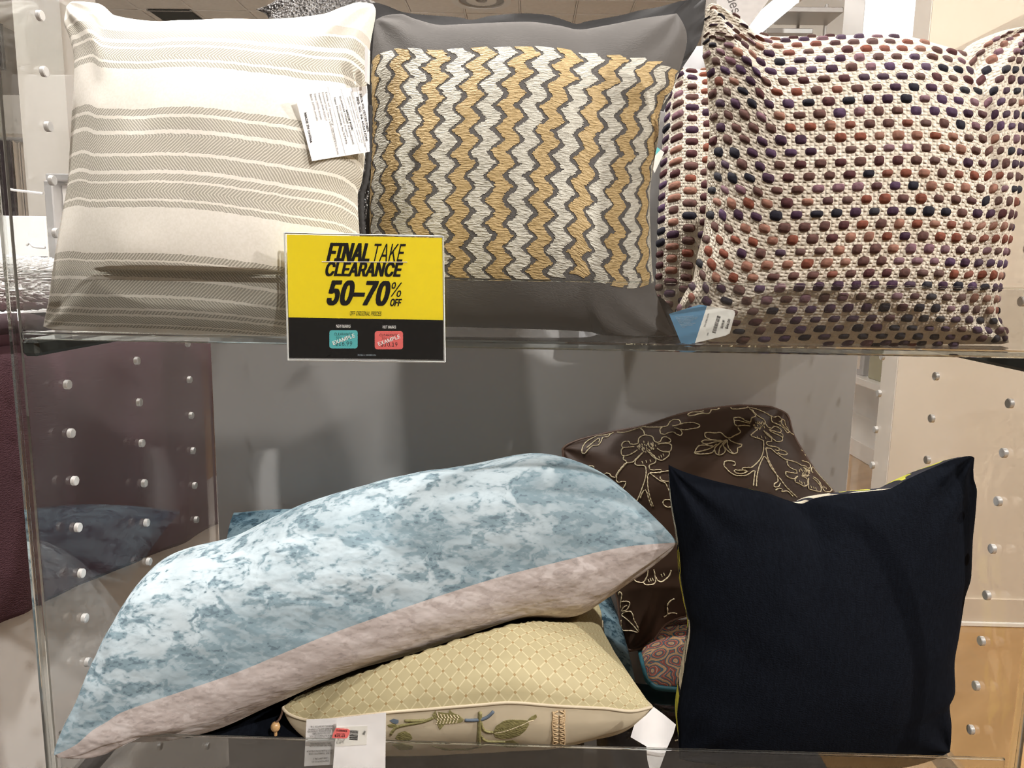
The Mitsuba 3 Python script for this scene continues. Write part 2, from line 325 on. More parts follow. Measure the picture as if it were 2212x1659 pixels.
def stand(P, lean, yaw=0.): return np.array(P, float), np.array([math.sin(yaw) * math.cos(lean), -math.cos(yaw) * math.cos(lean), math.sin(lean)])
def on_shelf(z, lip=None):
    def f(X):
        X = X.copy()
        if lip is not None: X[..., 1] = np.maximum(X[..., 1], .0068 - np.maximum(X[..., 2] - (lip + .003), 0) * 3.5)
        X[..., 2] = np.maximum(X[..., 2], z + .0012); return X
    return f
def cushion_px(top, right, bottom, left, PN, *a, **k):
    P, N = PN
    return Cushion(px_edge(top, P, N), px_edge(right, P, N), px_edge(bottom, P, N), px_edge(left, P, N), N, *a, **k)
def fitted(top, right, bottom, left, *a, rounds=3, sides='trbl', **k):
    """A standing cushion whose puffed outline, not its seam, follows the given pixel outline."""
    E = [np.array(e, float) for e in (top, right, bottom, left)]; G = [e.copy() for e in E]; g = np.linspace(0, 1, 80)
    for _ in range(rounds):
        c = cushion_px(*G, *a, **k); u, v = np.meshgrid(g, g, indexing='ij'); P = proj(np.concatenate([c.side(u, v, f).reshape(-1, 3) for f in (True, False)]))
        for n, (ax, pick, nm) in enumerate(((1, np.min, 't'), (0, np.max, 'r'), (1, np.max, 'b'), (0, np.min, 'l'))):
            if nm not in sides: continue
            for m in range(1, len(E[n]) - 1):
                near = np.abs(P[:, 1 - ax] - E[n][m, 1 - ax]) < 5
                if near.any():
                    d = E[n][m, ax] - pick(P[near, ax])
                    if abs(d) < 45: G[n][m, ax] += .8 * d
    return cushion_px(*G, *a, **k)
def face(name, c, bsdf, parent, front=True, nu=170, nv=170):
    m, uv = c.mesh(nu, nv, front)
    return put(name, m, bsdf, parent, True, uv=uv)
def sheet_map(fy):
    """Pixels of a thin sheet -> its points in space; fy(px, py) is the sheet's depth."""
    return lambda px, off=0.: np.array([at(x, y, fy(x, y) - off) for x, y in np.atleast_2d(px)])
def quad_px(c, n=14):
    c = np.asarray(c, float); a, b = np.meshgrid(np.linspace(0, 1, n), np.linspace(0, 1, n), indexing='ij')
    A, B = a[..., None], b[..., None]
    return (1 - A) * (1 - B) * c[0] + A * (1 - B) * c[1] + A * B * c[2] + (1 - A) * B * c[3]
def sheet(F, c, n=14, off=0., thick=.0003, wob=0.):
    """A sheet of paper between four pixel corners (clockwise from top left), with a thickness."""
    g = quad_px(c, n).reshape(-1, 2)
    o = wob * (meshkit.fbm(np.c_[g / 38., g[:, :1] * 0], 3, 3) - .5) if wob else np.zeros(len(g))
    V = np.array([F(p, off + d)[0] for p, d in zip(g, o)]); V2 = np.array([F(p, off + d - thick)[0] for p, d in zip(g, o)])
    i, j = np.meshgrid(np.arange(n - 1), np.arange(n - 1), indexing='ij'); q = np.stack([i * n + j, i * n + j + 1, (i + 1) * n + j + 1, (i + 1) * n + j], -1).reshape(-1, 4)
    rim = np.r_[np.arange(n) * n, (n - 1) * n + np.arange(1, n), (np.arange(n - 2, -1, -1)) * n + n - 1, np.arange(n - 2, -1, -1)]
    L = len(g); e = np.stack([rim[:-1], rim[1:], rim[1:] + L, rim[:-1] + L], 1)
    return np.vstack([V, V2]), np.vstack([q, q[:, ::-1] + L, e])
def poly_sheet(F, pts, off=0., thick=.0003):
    """A flat paper shape with a pixel outline."""
    import shapely
    m = trimesh.creation.extrude_polygon(shapely.Polygon(pts).buffer(0), thick, engine='earcut')
    v = np.array(m.vertices)
    return trimesh.Trimesh(np.vstack([F(p[:2], off + p[2])[0] for p in v]), m.faces, process=False)
def rounded(x0, y0, x1, y1, r):
    o = []
    for cx, cy, a in ((x1 - r, y0 + r, -90), (x1 - r, y1 - r, 0), (x0 + r, y1 - r, 90), (x0 + r, y0 + r, 180)):
        o += [(cx + r * math.cos(math.radians(a + t)), cy + r * math.sin(math.radians(a + t))) for t in (0, 30, 60, 90)]
    return o
def letters(s, p0, p1, h, F, bold=False, shear=0., off=.0003, heavy=0.):
    """One line of lettering from pixel p0 to p1 (its baseline), capitals h pixels tall, laid on the sheet F."""
    m = meshkit.text_mesh(s, 1., .0001, bold); v = np.array(m.vertices)
    v[:, 0] -= v[:, 0].min(); v[:, 0] += shear * v[:, 1] * h * v[:, 0].max() / np.linalg.norm(np.subtract(p1, p0)); v[:, 0] -= v[:, 0].min()
    p0, p1 = np.asarray(p0, float), np.asarray(p1, float); al = unit(p1 - p0); up = np.array([al[1], -al[0]])
    px = p0 + v[:, :1] * (np.linalg.norm(p1 - p0) / v[:, 0].max()) * al + v[:, 1:2] * h * up
    f = np.array(m.faces); out = []
    for n, d in enumerate((0.,) if not heavy else (-heavy, -heavy / 2, 0., heavy / 2, heavy)):
        out.append(trimesh.Trimesh(np.array([F(p + al * d, off + z + n * 1e-6)[0] for p, z in zip(px, v[:, 2])]), f, process=False))
    return cat(out)
def bars(F, p0, p1, h, n, seed, off=.0003):
    """A barcode from pixel p0 to p1, bars h pixels long."""
    r = np.random.default_rng(seed); p0, p1 = np.asarray(p0, float), np.asarray(p1, float); al = unit(p1 - p0); up = np.array([al[1], -al[0]]); L = np.linalg.norm(p1 - p0)
    x, out = 0., []
    w = r.choice([.4, .7, 1.1], n * 2); w *= L / w.sum()
    for k in range(n):
        a, b = p0 + x * al, p0 + (x + w[2 * k]) * al
        out.append(trimesh.Trimesh(np.vstack([F(q, off) for q in (a, b, b + up * h, a + up * h)]), [[0, 1, 2], [0, 2, 3]], process=False)); x += w[2 * k] + w[2 * k + 1]
    return cat(out)

# ------------------------------------------------------------------ upper shelf: striped pillow
SU, SL = on_shelf(ZU), on_shelf(ZL)
p1 = fitted([(143, 14), (159, 4), (217, 10), (251, 34), (361, 45), (410, 43), (482, 40), (578, 41), (699, 31), (742, 17), (781, 6), (806, 9)],
                [(806, 9), (812, 24), (800, 96), (792, 193), (790, 313), (782, 386), (773, 419), (777, 506), (790, 620), (801, 700), (802, 729)],
                [(94, 705), (116, 713), (289, 719), (450, 723), (640, 727), (802, 729)],
                [(143, 14), (141, 48), (152, 87), (160, 145), (157, 217), (153, 289), (149, 362), (142, 424), (133, 472), (120, 545), (111, 603), (101, 665), (94, 705)],
                stand((.2, .045, 1.362), .18), .08, .062, wrinkle=.006, seed=3, crease=.007, fix=on_shelf(ZU, LIPU))
vs = np.linspace(.002, .998, 300)
us = np.array([np.interp(400, proj(p1.side(np.linspace(.3, .6, 40), np.full(40, v)))[:, 0], np.linspace(.3, .6, 40)) for v in vs])
ys = proj(p1.side(us, vs))[:, 1]; o = np.argsort(ys)
y2v = lambda y: float(p1.cloth(0., np.interp(y, ys[o], vs[o]))[1])
STRIPES = [(52, 61, 0), (64, 80, -1), (88, 96, 1), (101, 118, 1), (118, 127, -1), (132, 143, -1), (229, 244, 1), (251, 278, -1), (287, 292, -1), (292, 328, 1), (335, 366, -1), (374, 389, 1),
           (394, 412, 1), (412, 429, -1), (434, 447, -1), (548, 563, 1), (567, 600, -1), (607, 639, 1), (645, 669, -1), (674, 682, 1), (687, 703, -1), (706, 712, 1)]
STRIPES = [(y2v(b), y2v(a), k) for a, b, k in STRIPES]
def striped(p, n, uv):
    u = uv.x; v = uv.y + .0022 * (noise(uv.x * 120, 3.) - .5) + .055 * dr.power(dr.maximum((uv.x - .42) / .5, 1e-6), 1.7) + .012 * dr.square(dr.maximum(.42 - uv.x, 0.) / .4)
    g = mi.Float(0)
    for a, b, k in STRIPES:
        inside = dr.select((v > a) & (v < b), 1., 0.)
        ph = (u - v * .97 * (k if k else 1)) * 112.
        tw = ph - dr.floor(ph)
        line = smoothstep(0., .18, tw) * (1 - smoothstep(.55, .75, tw))
        g = dr.maximum(g, inside * (.35 + .65 * line if k else mi.Float(.45)))
    c = noise(u * 260, v * 260.)
    return mix(mix((.78, .74, .66), (.85, .81, .74), c), (.35, .325, .265), g * .95)
def twill(p, n, uv):
    ph = (uv.x + uv.y) * 230.; w = ph - dr.floor(ph)
    return smoothstep(0., .4, w) * (1 - smoothstep(.6, 1., w)) + .6 * noise(uv.x * 300, uv.y * 300.)
mat('stripe_weave', striped, .9, specular=.15, sheen=.4, bump=twill, bs=.0002)
mat('cream_wool', lambda p, n, uv: mix((.72, .68, .60), (.80, .76, .69), fine(p, 300)), .9, sheen=.4)
k1 = thing('striped_pillow', 'cream square pillow with grey-green herringbone stripes and a white care tag', 'pillow')
face('front_cover', p1, 'stripe_weave', k1, nu=200, nv=220)
face('back_cover', p1, 'cream_wool', k1, front=False, nu=80, nv=80)
zs = np.linspace(.30, .80, 60); zc = np.array([p1.side(np.array([.997]), np.array([1 - q]), False)[0] for q in zs]) + np.c_[.003 * np.ones(60), .006 * np.ones(60), 0 * zs]
put('zip_edge', tube(zc, .0035 + .0006 * np.sin(np.arange(60) * 2.4), 6), 'flange_charcoal', k1, True)
# care tag
TC = [(636, 203), (793, 186), (799, 328), (674, 348)]
def fit_depth(c, corners, margin, q=None):
    g = quad_px(corners, 8).reshape(-1, 2); s = c.side(*c.locate(np.c_[np.minimum(g[:, 0], 775), g[:, 1]]).T)[:, 1]
    x, y = (g[:, 0] - g[:, 0].mean()) / 100, (g[:, 1] - g[:, 1].mean()) / 100
    A = np.c_[np.ones_like(x), x, y]; co = np.linalg.lstsq(A, s, rcond=None)[0]; sh = (A @ co - s).max() + margin
    mx, my = g.mean(0)
    return lambda px, py: co[0] + co[1] * (px - mx) / 100 + co[2] * (py - my) / 100 - sh
fd = fit_depth(p1, TC, .002)
F1 = sheet_map(lambda x, y: fd(x, y) + .0025 * math.sin((x - 620) / 21.) * math.sin((y - 180) / 33. + x / 60.))
kt = put('care_tag', sheet(F1, TC, 44, 0), 'paper_white', k1, 30)
tag(kt, 'crumpled white care tag with printed text')
q = lambda x, y: (620 + x * .1145, 170 + y * .1145)
for s, a, b, h, bold, ink in (("MADE IN CHINA", (325, 645), (440, 1215), 40, True, 'ink_black'), ("Back 100% Acrylic", (430, 295), (560, 800), 36, False, 'ink_grey'),
                             ("Face 100% Acrylic", (508, 288), (635, 785), 36, False, 'ink_grey'), ("Federal RN# 82817", (585, 275), (725, 795), 36, False, 'ink_grey'),
                             ("Finished Size: 18in x 18in (45.7cm x 45.7cm)", (655, 262), (950, 1430), 36, False, 'ink_grey'), ("Date of Delivery ________", (722, 255), (935, 1215), 36, False, 'ink_grey'),
                             ("New Providence, NJ 07974", (878, 358), (1110, 1235), 35, False, 'ink_black'), ("700 Central Avenue", (972, 490), (1140, 1105), 32, False, 'ink_grey'),
                             ("SUNHAM HOME FASHIONS", (985, 330), (1240, 1245), 32, False, 'ink_black'), ("MADE FOR:", (1108, 590), (1220, 985), 32, True, 'ink_black'),
                             ("used in accordance with law", (1130, 350), (1365, 1200), 24, False, 'ink_grey'), ("that the materials in this article are", (1170, 330), (1410, 1215), 24, False, 'ink_grey'), ("Certification is made by the manufacturer", (1200, 240), (1470, 1300), 24, False, 'ink_grey'),
                             ("REG. NO. PA 40361(CN)", (1305, 350), (1490, 1180), 38, True, 'ink_black'), ("100% POLYESTER FIBER", (1368, 285), (1518, 1000), 36, True, 'ink_black')):
    put('printed_line', letters(s, q(*a), q(*b), h * .1145, F1, bold, off=.0005), ink, kt)
put('ruled_line', cat([tube(np.vstack([F1(p, .0006) for p in resample([q(*a), q(*b)], 4)]), .00012, 4) for a, b in (((765, 150), (1105, 1450)), ((1010, 175), (1385, 1395)), ((1215, 140), (1515, 1380)), ((1300, 140), (1540, 1100)))]), 'ink_grey', kt)
ph = np.array([at(x, y, .055) for x, y in ((788, 98), (794, 104), (793, 178), (788, 176))]); ph2 = ph + [.0, .02, 0]
put('hang_tag', trimesh.convex.convex_hull(np.vstack([ph, ph + [.0006, .012, 0]])), 'paper_white', k1)

# ------------------------------------------------------------------ upper shelf: grey pillow with zigzag embroidery
p2 = fitted([(811, 46), (832, 34), (865, 32), (898, 42), (959, 54), (1062, 49), (1133, 47), (1203, 54), (1246, 63), (1297, 58), (1391, 40), (1462, 30)],
                [(1462, 28), (1484, 85), (1476, 130), (1450, 195), (1425, 245), (1421, 292), (1410, 357), (1402, 423), (1404, 517), (1411, 607), (1424, 650), (1445, 695), (1470, 736)],
                [(806, 706), (880, 704), (963, 706), (1150, 711), (1278, 718), (1320, 729), (1400, 736), (1470, 736)],
                [(811, 40), (806, 80), (803, 160), (806, 260), (804, 360), (801, 440), (801, 520), (803, 620), (806, 706)],
                stand((.6, .135, 1.362), .14), .085, .07, wrinkle=.005, seed=11, crease=.006, fix=SU)
k2 = thing('zigzag_pillow', 'grey pillow with gold and silver zigzag embroidery and a dark flange', 'pillow')
face('front_cover', p2, 'cotton_grey', k2, nu=170, nv=170); face('back_cover', p2, 'cotton_grey', k2, False, 80, 80)
def flange(c, outer_px, inner_px, PN, dz=.004, thick=.0016, wave=.004, seed=0):
    """A flat border strip of cloth between two pixel outlines in the seam plane, set behind it."""
    P, N = PN; n = 90
    o_ = curve(px_edge(outer_px, P - N * dz, N), 400)(np.linspace(0, 1, n)); i_ = curve(px_edge(inner_px, P - N * .001, N), 400)(np.linspace(0, 1, n))
    rows = []
    for k in range(5):
        a = k / 4; r = i_ * (1 - a) + o_ * a; w = (meshkit.noise(np.c_[np.linspace(0, 14, n), np.full(n, a * 2), np.zeros(n)], seed) - .5) * wave * a
        rows.append(r + N * w[:, None])
    V = np.array(rows); V = np.concatenate([V, V - N * thick]); R = 10
    loop = [0, 1, 2, 3, 4, 9, 8, 7, 6, 5]; q = []
    for a in range(10):
        x, y = loop[a], loop[(a + 1) % 10]
        for j in range(n - 1): q.append([x * n + j, y * n + j, y * n + j + 1, x * n + j + 1])
    return V.reshape(-1, 3), np.array(q)
PN2 = stand((.6, .135, 1.362), .14)
put('flange', flange(p2, [(795, 60), (800, 25), (808, 5), (832, 12), (874, 28), (921, 32), (996, 37), (1015, 42), (1062, 33), (1133, 29), (1180, 33), (1227, 47), (1246, 53), (1262, 48), (1297, 42), (1344, 33), (1391, 20), (1438, 11), (1485, 1), (1525, -2)],
                     [(815, 60), (814, 48), (820, 46), (834, 42), (874, 46), (921, 58), (996, 64), (1030, 64), (1062, 62), (1133, 60), (1190, 63), (1227, 72), (1246, 76), (1262, 74), (1297, 70), (1344, 60), (1391, 52), (1438, 44), (1455, 44), (1458, 60)], PN2, seed=4), 'flange_charcoal', k2, 40)
put('flange', flange(p2, [(1485, 1), (1525, -2), (1523, 30), (1519, 63), (1505, 99), (1486, 128), (1464, 165), (1449, 204), (1434, 240)],
                     [(1440, 44), (1450, 45), (1456, 60), (1462, 85), (1456, 120), (1446, 140), (1436, 170), (1424, 204), (1416, 240)], PN2, dz=.002, wave=.010, seed=6), 'flange_charcoal', k2, 40)
put('flange', flange(p2, [(795, 60), (791, 120), (797, 250), (800, 330), (799, 400), (791, 480), (793, 560), (797, 640), (800, 705)],
                     [(816, 60), (814, 120), (815, 250), (814, 330), (812, 400), (810, 480), (810, 560), (811, 640), (814, 700)], PN2, seed=9), 'flange_charcoal', k2, 40)
put('flange', flange(p2, [(1424, 640), (1452, 668), (1464, 690), (1480, 720), (1491, 742), (1480, 744), (1400, 742)],
                     [(1412, 640), (1430, 672), (1444, 694), (1452, 712), (1456, 722), (1450, 726), (1400, 728)], PN2, dz=-.004, wave=.006, seed=2), 'cotton_grey', k2, 40)
def band(c, i, limits, seed):
    """One embroidered zigzag band, in stitch rows of slightly uneven length, standing proud of the cover."""
    r = np.random.default_rng(seed); nr = 222; uq = (i - .4) / 17.6; v0, v1 = (float(np.interp(uq, *l)) for l in limits)
    v = np.linspace(v1, v0, nr + 1); vm = (v[1:] + v[:-1]) / 2
    m0, m1 = limits[0][1][2], limits[1][1][3]; per = (m1 - m0) / 10.3; ph = (m1 - vm) / per + .12
    tri = 2 * np.abs(2 * (ph - np.floor(ph + .5))) - 1                            # -1 .. 1
    tri = np.sign(tri) * np.abs(tri) ** .85
    pit = 1 / 17.6
    uc = (i - .15) * pit - .045 * (m1 - vm) / (m1 - m0) + pit * .27 * tri + .0025 * np.sin(ph * 1.3 + i)
    step = np.repeat(r.normal(0, .0024, nr // 3 + 1), 3)[:nr]
    ul = np.clip(uc - pit * .375 + step + r.normal(0, .0007, nr), .006, .994); ur = np.clip(uc + pit * .375 + np.roll(step, 3) + r.normal(0, .0007, nr), .006, .994)
    ok = ur - ul > .004; v = c.uncloth(.5, v)[1]; ul, ur = c.uncloth(ul, .5)[0], c.uncloth(ur, .5)[0]
    V, Q, U = [], [], []
    for k in range(nr):
        if not ok[k]: continue
        um = np.linspace(ul[k], ur[k], 5); b = len(V)
        for vv in (v[k], v[k + 1]):
            S = c.side(um, np.full(5, vv)); Nn = c.normal(um, np.full(5, vv)); hh = .0007 + .0001 * r.random()
            V += list(S - Nn * .0006) + list(S + Nn * hh); U += list(zip(*c.cloth(um, np.full(5, vv)))) * 2
        for j in range(4): Q.append([b + 5 + j, b + 15 + j, b + 16 + j, b + 6 + j])
        Q += [[b, b + 10, b + 15, b + 5], [b + 4, b + 9, b + 19, b + 14], [b + 5, b + 6, b + 1, b], [b + 6, b + 7, b + 2, b + 1], [b + 7, b + 8, b + 3, b + 2], [b + 8, b + 9, b + 4, b + 3],
              [b + 15, b + 10, b + 11, b + 16], [b + 16, b + 11, b + 12, b + 17], [b + 17, b + 12, b + 13, b + 18], [b + 18, b + 13, b + 14, b + 19]]
    return (np.array(V), np.array(Q)), np.array(U)
lim = [tuple(np.array([p2.cloth(*p2.locate([q_])[0]) for q_ in qs]).T) for qs in (((840, 590), (965, 598), (1100, 604), (1200, 607), (1300, 611), (1398, 615)), ((835, 112), (900, 105), (1000, 104), (1100, 103), (1250, 112), (1350, 124), (1440, 146)))]
for i in range(0, 20):
    m, uv = band(p2, i, lim, 50 + i)
    if len(m[1]) < 100: continue
    k = put('embroidered_zigzag', m, 'thread_silver' if i % 2 == 0 else 'thread_gold', k2, uv=uv)
    tag(k, 'silver grey zigzag embroidery band' if i % 2 == 0 else 'gold zigzag embroidery band')

# ------------------------------------------------------------------ upper shelf: tufted woven pillows
PAL = {'night': (.012, .011, .018), 'plum': (.040, .018, .036), 'maroon': (.062, .022, .024), 'rust': (.150, .046, .028), 'mauve': (.150, .080, .098), 'umber': (.085, .042, .036), 'clay': (.215, .105, .075), 'violet': (.060, .032, .066)}
for n_, c_ in PAL.items():
    mat('yarn_' + n_, lambda p, n, uv, c=c_: mix([x * .75 for x in c], [x * 1.35 for x in c], noise(p.x * 260 + p.z * 120, p.z * 420, 0.)), .8, sheen=.4, specular=.2)
mat('yarn_mixed', (.5, .5, .5), .8, sheen=.4); scene['yarn_mixed']['bsdf']['base_color'] = {'type': 'mesh_attribute', 'name': 'vertex_color'}
def weave_bump(nu, nv):
    def f(p, n, uv):
        x, y = uv.x * nu, uv.y * nv
        a, b = x - dr.floor(x) - .5, y - dr.floor(y) - .5
        even = dr.select((mi.Int32(dr.floor(x)) + mi.Int32(dr.floor(y))) % 2 == 0, 1., 0.)
        return (1 - 4 * a * a) * (.4 + .6 * even) * (1 - 3 * b * b) + .3 * noise(x * 2, y * 2)
    return f
def weave_color(nu, nv):
    def f(p, n, uv):
        x, y = uv.x * nu, uv.y * nv
        a, b = dr.abs(x - dr.floor(x) - .5), dr.abs(y - dr.floor(y) - .5)
        hole = smoothstep(.36, .5, a) * smoothstep(.30, .5, b)
        c = mix((.56, .49, .39), (.73, .66, .56), .5 * noise(x, y) + .5 * noise(x * .3, y * .5))
        return mix(c, (.30, .24, .18), hole * .8)
    return f
mat('weave_cream', weave_color(92, 104), .9, specular=.15, sheen=.4, bump=weave_bump(92, 104), bs=.002)
mat('weave_cream_turned', weave_color(104, 92), .9, specular=.15, sheen=.4, bump=weave_bump(104, 92), bs=.002)
p3 = fitted([(1525, 16), (1539, 7), (1568, 18), (1597, 38), (1631, 66), (1669, 79), (1742, 80), (1814, 78), (1886, 76), (1959, 81), (2007, 90), (2050, 102), (2072, 112), (2094, 97), (2132, 77), (2176, 63), (2225, 56)],
                [(2225, 56), (2222, 150), (2208, 309), (2198, 434), (2183, 506), (2169, 579), (2157, 641), (2154, 675), (2174, 715), (2179, 740)],
                [(1460, 672), (1482, 715), (1540, 738), (1700, 742), (1950, 744), (2120, 745), (2179, 740)],
                [(1525, 16), (1520, 67), (1518, 111), (1527, 159), (1530, 207), (1533, 289), (1527, 357), (1527, 410), (1521, 482), (1505, 555), (1498, 598), (1478, 632), (1460, 672)],
                stand((1.0, .075, 1.362), .05, .10), .075, .06, wrinkle=.006, seed=21, crease=.009, fix=on_shelf(ZU, LIPU),
                extra=lambda u, v, fr: -.012 * np.exp(-((u - .80) / .05) ** 2 - ((v - .98) / .14) ** 2))
def tuft_mesh(c, u0, v0, du, dv, h):
    a, b = np.meshgrid(np.linspace(-1, 1, 7), np.linspace(-1, 1, 6), indexing='ij')
    sq = np.sqrt(np.clip(1 - .35 * np.abs(b) ** 2, 0, 1)); u, v = np.clip(u0 + a * du * sq, .001, .999), np.clip(v0 + b * dv * (1 - .22 * np.abs(a) ** 3), .001, .999)
    X = c.side(u, v) + c.normal(u, v) * (h * (1 - np.abs(a) ** 4) ** .5 * (1 - np.abs(b) ** 2.4) ** .5 - .0012)[..., None]
    i, j = np.meshgrid(np.arange(6), np.arange(5), indexing='ij')
    return X.reshape(-1, 3), np.stack([i * 6 + j, (i + 1) * 6 + j, (i + 1) * 6 + j + 1, i * 6 + j + 1], -1).reshape(-1, 4)
ORDER = ['night', 'plum', 'maroon', 'umber', 'rust', 'clay', 'umber', 'mauve', 'violet', 'plum']
def level_rows(c, keep=.25):
    """Cloth rows that stay nearly level across the cover instead of following its dented upper seam: (u, row) -> v."""
    us = np.linspace(.01, .99, 60); vv = np.linspace(.004, .996, 160); U, V = np.meshgrid(us, vv, indexing='ij'); Y = proj(c.side(U, V).reshape(-1, 3))[:, 1].reshape(60, 160)
    mid = Y[30]; out = []
    def f(u, t):
        v0 = c.uncloth(.5, t)[1]; ym = np.interp(v0, vv, mid) if t <= 1 else mid[-1] - (t - 1) * 720; i = int(round(np.clip((u - .01) / .98 * 59, 0, 59))); yc = np.interp(v0, vv, Y[i])
        y = ym + keep * (yc - ym) + (1 - keep) * 14 * ((u - .6) / .4) ** 2
        return float(np.interp(-y, -Y[i], vv, left=-1, right=2))
    return f
def tufts(c, parent, rows, cols, seed, turned=False, keep=300, window=None):
    r = np.random.default_rng(seed); out = []; lev = None if turned else level_rows(c)
    for i in range(rows + (0 if turned else 4)):
        state = r.random() * 10
        for j in range(cols + 1):
            state = (state + r.normal(0, .9)) % 10
            s_, t_ = (j + (.5 if i % 2 else 0.)) / cols, (i + .5) / rows
            u, v = (t_, s_) if turned else (s_, t_)
            if not (.012 < u < .988 and .012 < v and (v < .988 or lev is not None)): continue
            col = ORDER[int(state)] if r.random() < .8 else ['night', 'plum', 'maroon', 'umber'][int(r.random() * 4)]
            du, dv = .335 / cols * r.uniform(.9, 1.08), .43 / rows * r.uniform(.75, 1.12)
            if turned: du, dv = dv * 1.1, du * 1.1
            t = min(v, 1 - dv); (u, u_), (vt_, v_) = (c.uncloth(np.array([u, u + du]), .5)[0], c.uncloth(.5, np.array([t, t + dv]))[1]); du, dv = u_ - u, v_ - vt_
            if lev is not None:
                v = lev(u, v)
                if not .012 < v < .99: continue
            else: v = vt_
            m = tuft_mesh(c, u, v, du, dv, .0042 * r.uniform(.85, 1.2)); P = proj(m[0]); ctr = P.mean(0)
            nrm = c.normal(np.array([u]), np.array([v]))[0]; seen = np.dot(m[0].mean(0) - CAM, nrm) < 0 and -5 < ctr[0] < 2217 and -5 < ctr[1] < 1664
            if window is not None: seen = seen and window[0] < ctr[0] < window[2] and window[1] < ctr[1] < window[3]
            out.append((np.ptp(P[:, 0]) * np.ptp(P[:, 1]) if seen else 0., m, col))
    out.sort(key=lambda o: -o[0])
    for a, m, col in out[:keep]:
        if a > 0: put('yarn_tuft', m, 'yarn_' + col, parent, True)
    rest = [o for o in out[keep:] + [o for o in out[:keep] if o[0] == 0]]
    if rest:
        V = np.vstack([m[0] for _, m, _ in rest]); Q = np.vstack([m[1] + 42 * n for n, (_, m, _) in enumerate(rest)])
        tag(put('small_yarn_tufts', (V, Q), 'yarn_mixed', parent, True, color=np.repeat(np.array([PAL[c_] for _, _, c_ in rest]), 42, axis=0)), kind='stuff')
k3 = thing('tufted_pillow', 'cream woven pillow with rows of plum and navy yarn tufts, frontmost at the right', 'pillow')
face('front_cover', p3, 'weave_cream', k3); face('back_cover', p3, 'weave_cream', k3, False, 80, 80)
tufts(p3, k3, 31, 21, 5)
p3b = cushion_px([(1448, 165), (1478, 146), (1510, 150), (1600, 150), (1850, 160)], [(1850, 160), (1880, 420), (1870, 700)], [(1408, 695), (1500, 712), (1700, 718), (1870, 700)],
                 [(1448, 165), (1438, 240), (1430, 330), (1424, 420), (1420, 520), (1416, 620), (1408, 695)], stand((.9, .33, 1.362), .14), .07, .05, wrinkle=.004, seed=31, fix=SU)
k3b = thing('tufted_pillow', 'half hidden cream tufted pillow behind, between the zigzag pillow and the front tufted pillow', 'pillow')
face('front_cover', p3b, 'weave_cream_turned', k3b, nu=120, nv=120); face('back_cover', p3b, 'weave_cream_turned', k3b, False, 60, 60)
tufts(p3b, k3b, 15, 24, 8, True, 300, (1380, 120, 1560, 760))
F3b = sheet_map(lambda x, y: .262 + (x - 1420) * .0002)
kb = put('hang_tag', sheet(F3b, [(1420, 318), (1435, 329), (1414, 374), (1403, 350)], 5), 'paper_cream', k3b)
put('teal_corner', poly_sheet(F3b, [(1420, 318), (1427, 323), (1415, 336), (1413, 334)], .0004), 'sticker_teal', kb)
# price tag of the front tufted pillow
F3 = sheet_map(lambda x, y: .012 + (1590 - x) * .0001 + (741 - y) * .00012)
kt = put('price_tag', poly_sheet(F3, [(1527, 660.5), (1580, 669), (1586, 671), (1588, 677), (1576, 720), (1567, 725), (1501, 741)]), 'paper_cream', k3)
tag(kt, 'white price tag with barcode and blue printed panel')
put('blue_panel', poly_sheet(F3, [(1445, 678), (1453, 675.5), (1511, 658), (1527, 660.5), (1501, 741), (1487, 744), (1470, 740)]), 'paper_blue', kt)
g = lambda x, y: (1430 + x * .0859, 630 + y * .0859)
for s, a, b, h, bold in (("721-0786-0174", (1085, 895), (1190, 555), 40, False), ("SQ PLW", (1520, 930), (1580, 725), 55, True), ("$44.00", (1650, 940), (1720, 695), 60, True), ("ZIP0", (1150, 1105), (1175, 1040), 26, False)):
    put('printed_line', letters(s, g(*a), g(*b), h * .0859, F3, bold, off=.0006), 'ink_black', kt)
put('barcode', bars(F3, g(1345, 1050), g(1480, 610), 8, 22, 3, off=.0006), 'ink_black', kt)
for n in range(8):
    put('printed_line', letters(("ONE TUFT DECORATIVE", "PILLOW FOR THE HOME", "SOFT WOVEN COVER", "WASH GENTLY", "COTTON BLEND", "REMOVABLE COVER", "MACHINE WASH", "COLD")[n], g(330 + n * 26, 655 + n * 36), g((790, 900, 880, 770, 710, 840, 770, 580)[n], (620, 650, 690, 735, 775, 800, 845, 895)[n]), 1.6, F3, off=.0006), 'ink_pale', kt)

# ------------------------------------------------------------------ upper shelf: second row behind
mat('sequins', lambda p, n, uv: mix((.40, .38, .37), (.75, .74, .74), cell_rand(p.x * 220, p.z * 220)), .28, metallic=.85, bump=lambda p, n, uv: voronoi(p.x * 230, p.z * 230)[2] * .6 + voronoi(p.x * 230, p.z * 230)[0], bs=.005)
ps = cushion_px([(553, 20), (580, 10), (640, -25), (740, -32), (800, 0), (840, 15)], [(840, 15), (835, 200), (840, 420), (845, 690)], [(545, 684), (650, 700), (740, 702), (845, 690)], [(553, 20), (580, 38), (560, 300), (545, 684)],
                stand((.25, .29, 1.362), .12), .05, .05, wrinkle=.004, seed=41, fix=SU)
ks = thing('sequin_pillow', 'silver grey sequin pillow peeking up behind the striped pillow', 'pillow')
face('front_cover', ps, 'sequins', ks, nu=80, nv=80); face('back_cover', ps, 'paper_white', ks, False, 50, 50)
p2b = cushion_px([(1290, 120), (1350, 108), (1440, 104), (1500, 100), (1560, 95)], [(1560, 95), (1565, 300), (1560, 690)], [(1250, 690), (1400, 700), (1560, 690)], [(1290, 120), (1270, 400), (1250, 690)], stand((.85, .45, 1.362), .1), .04, .035, wrinkle=.005, seed=43, fix=SU)
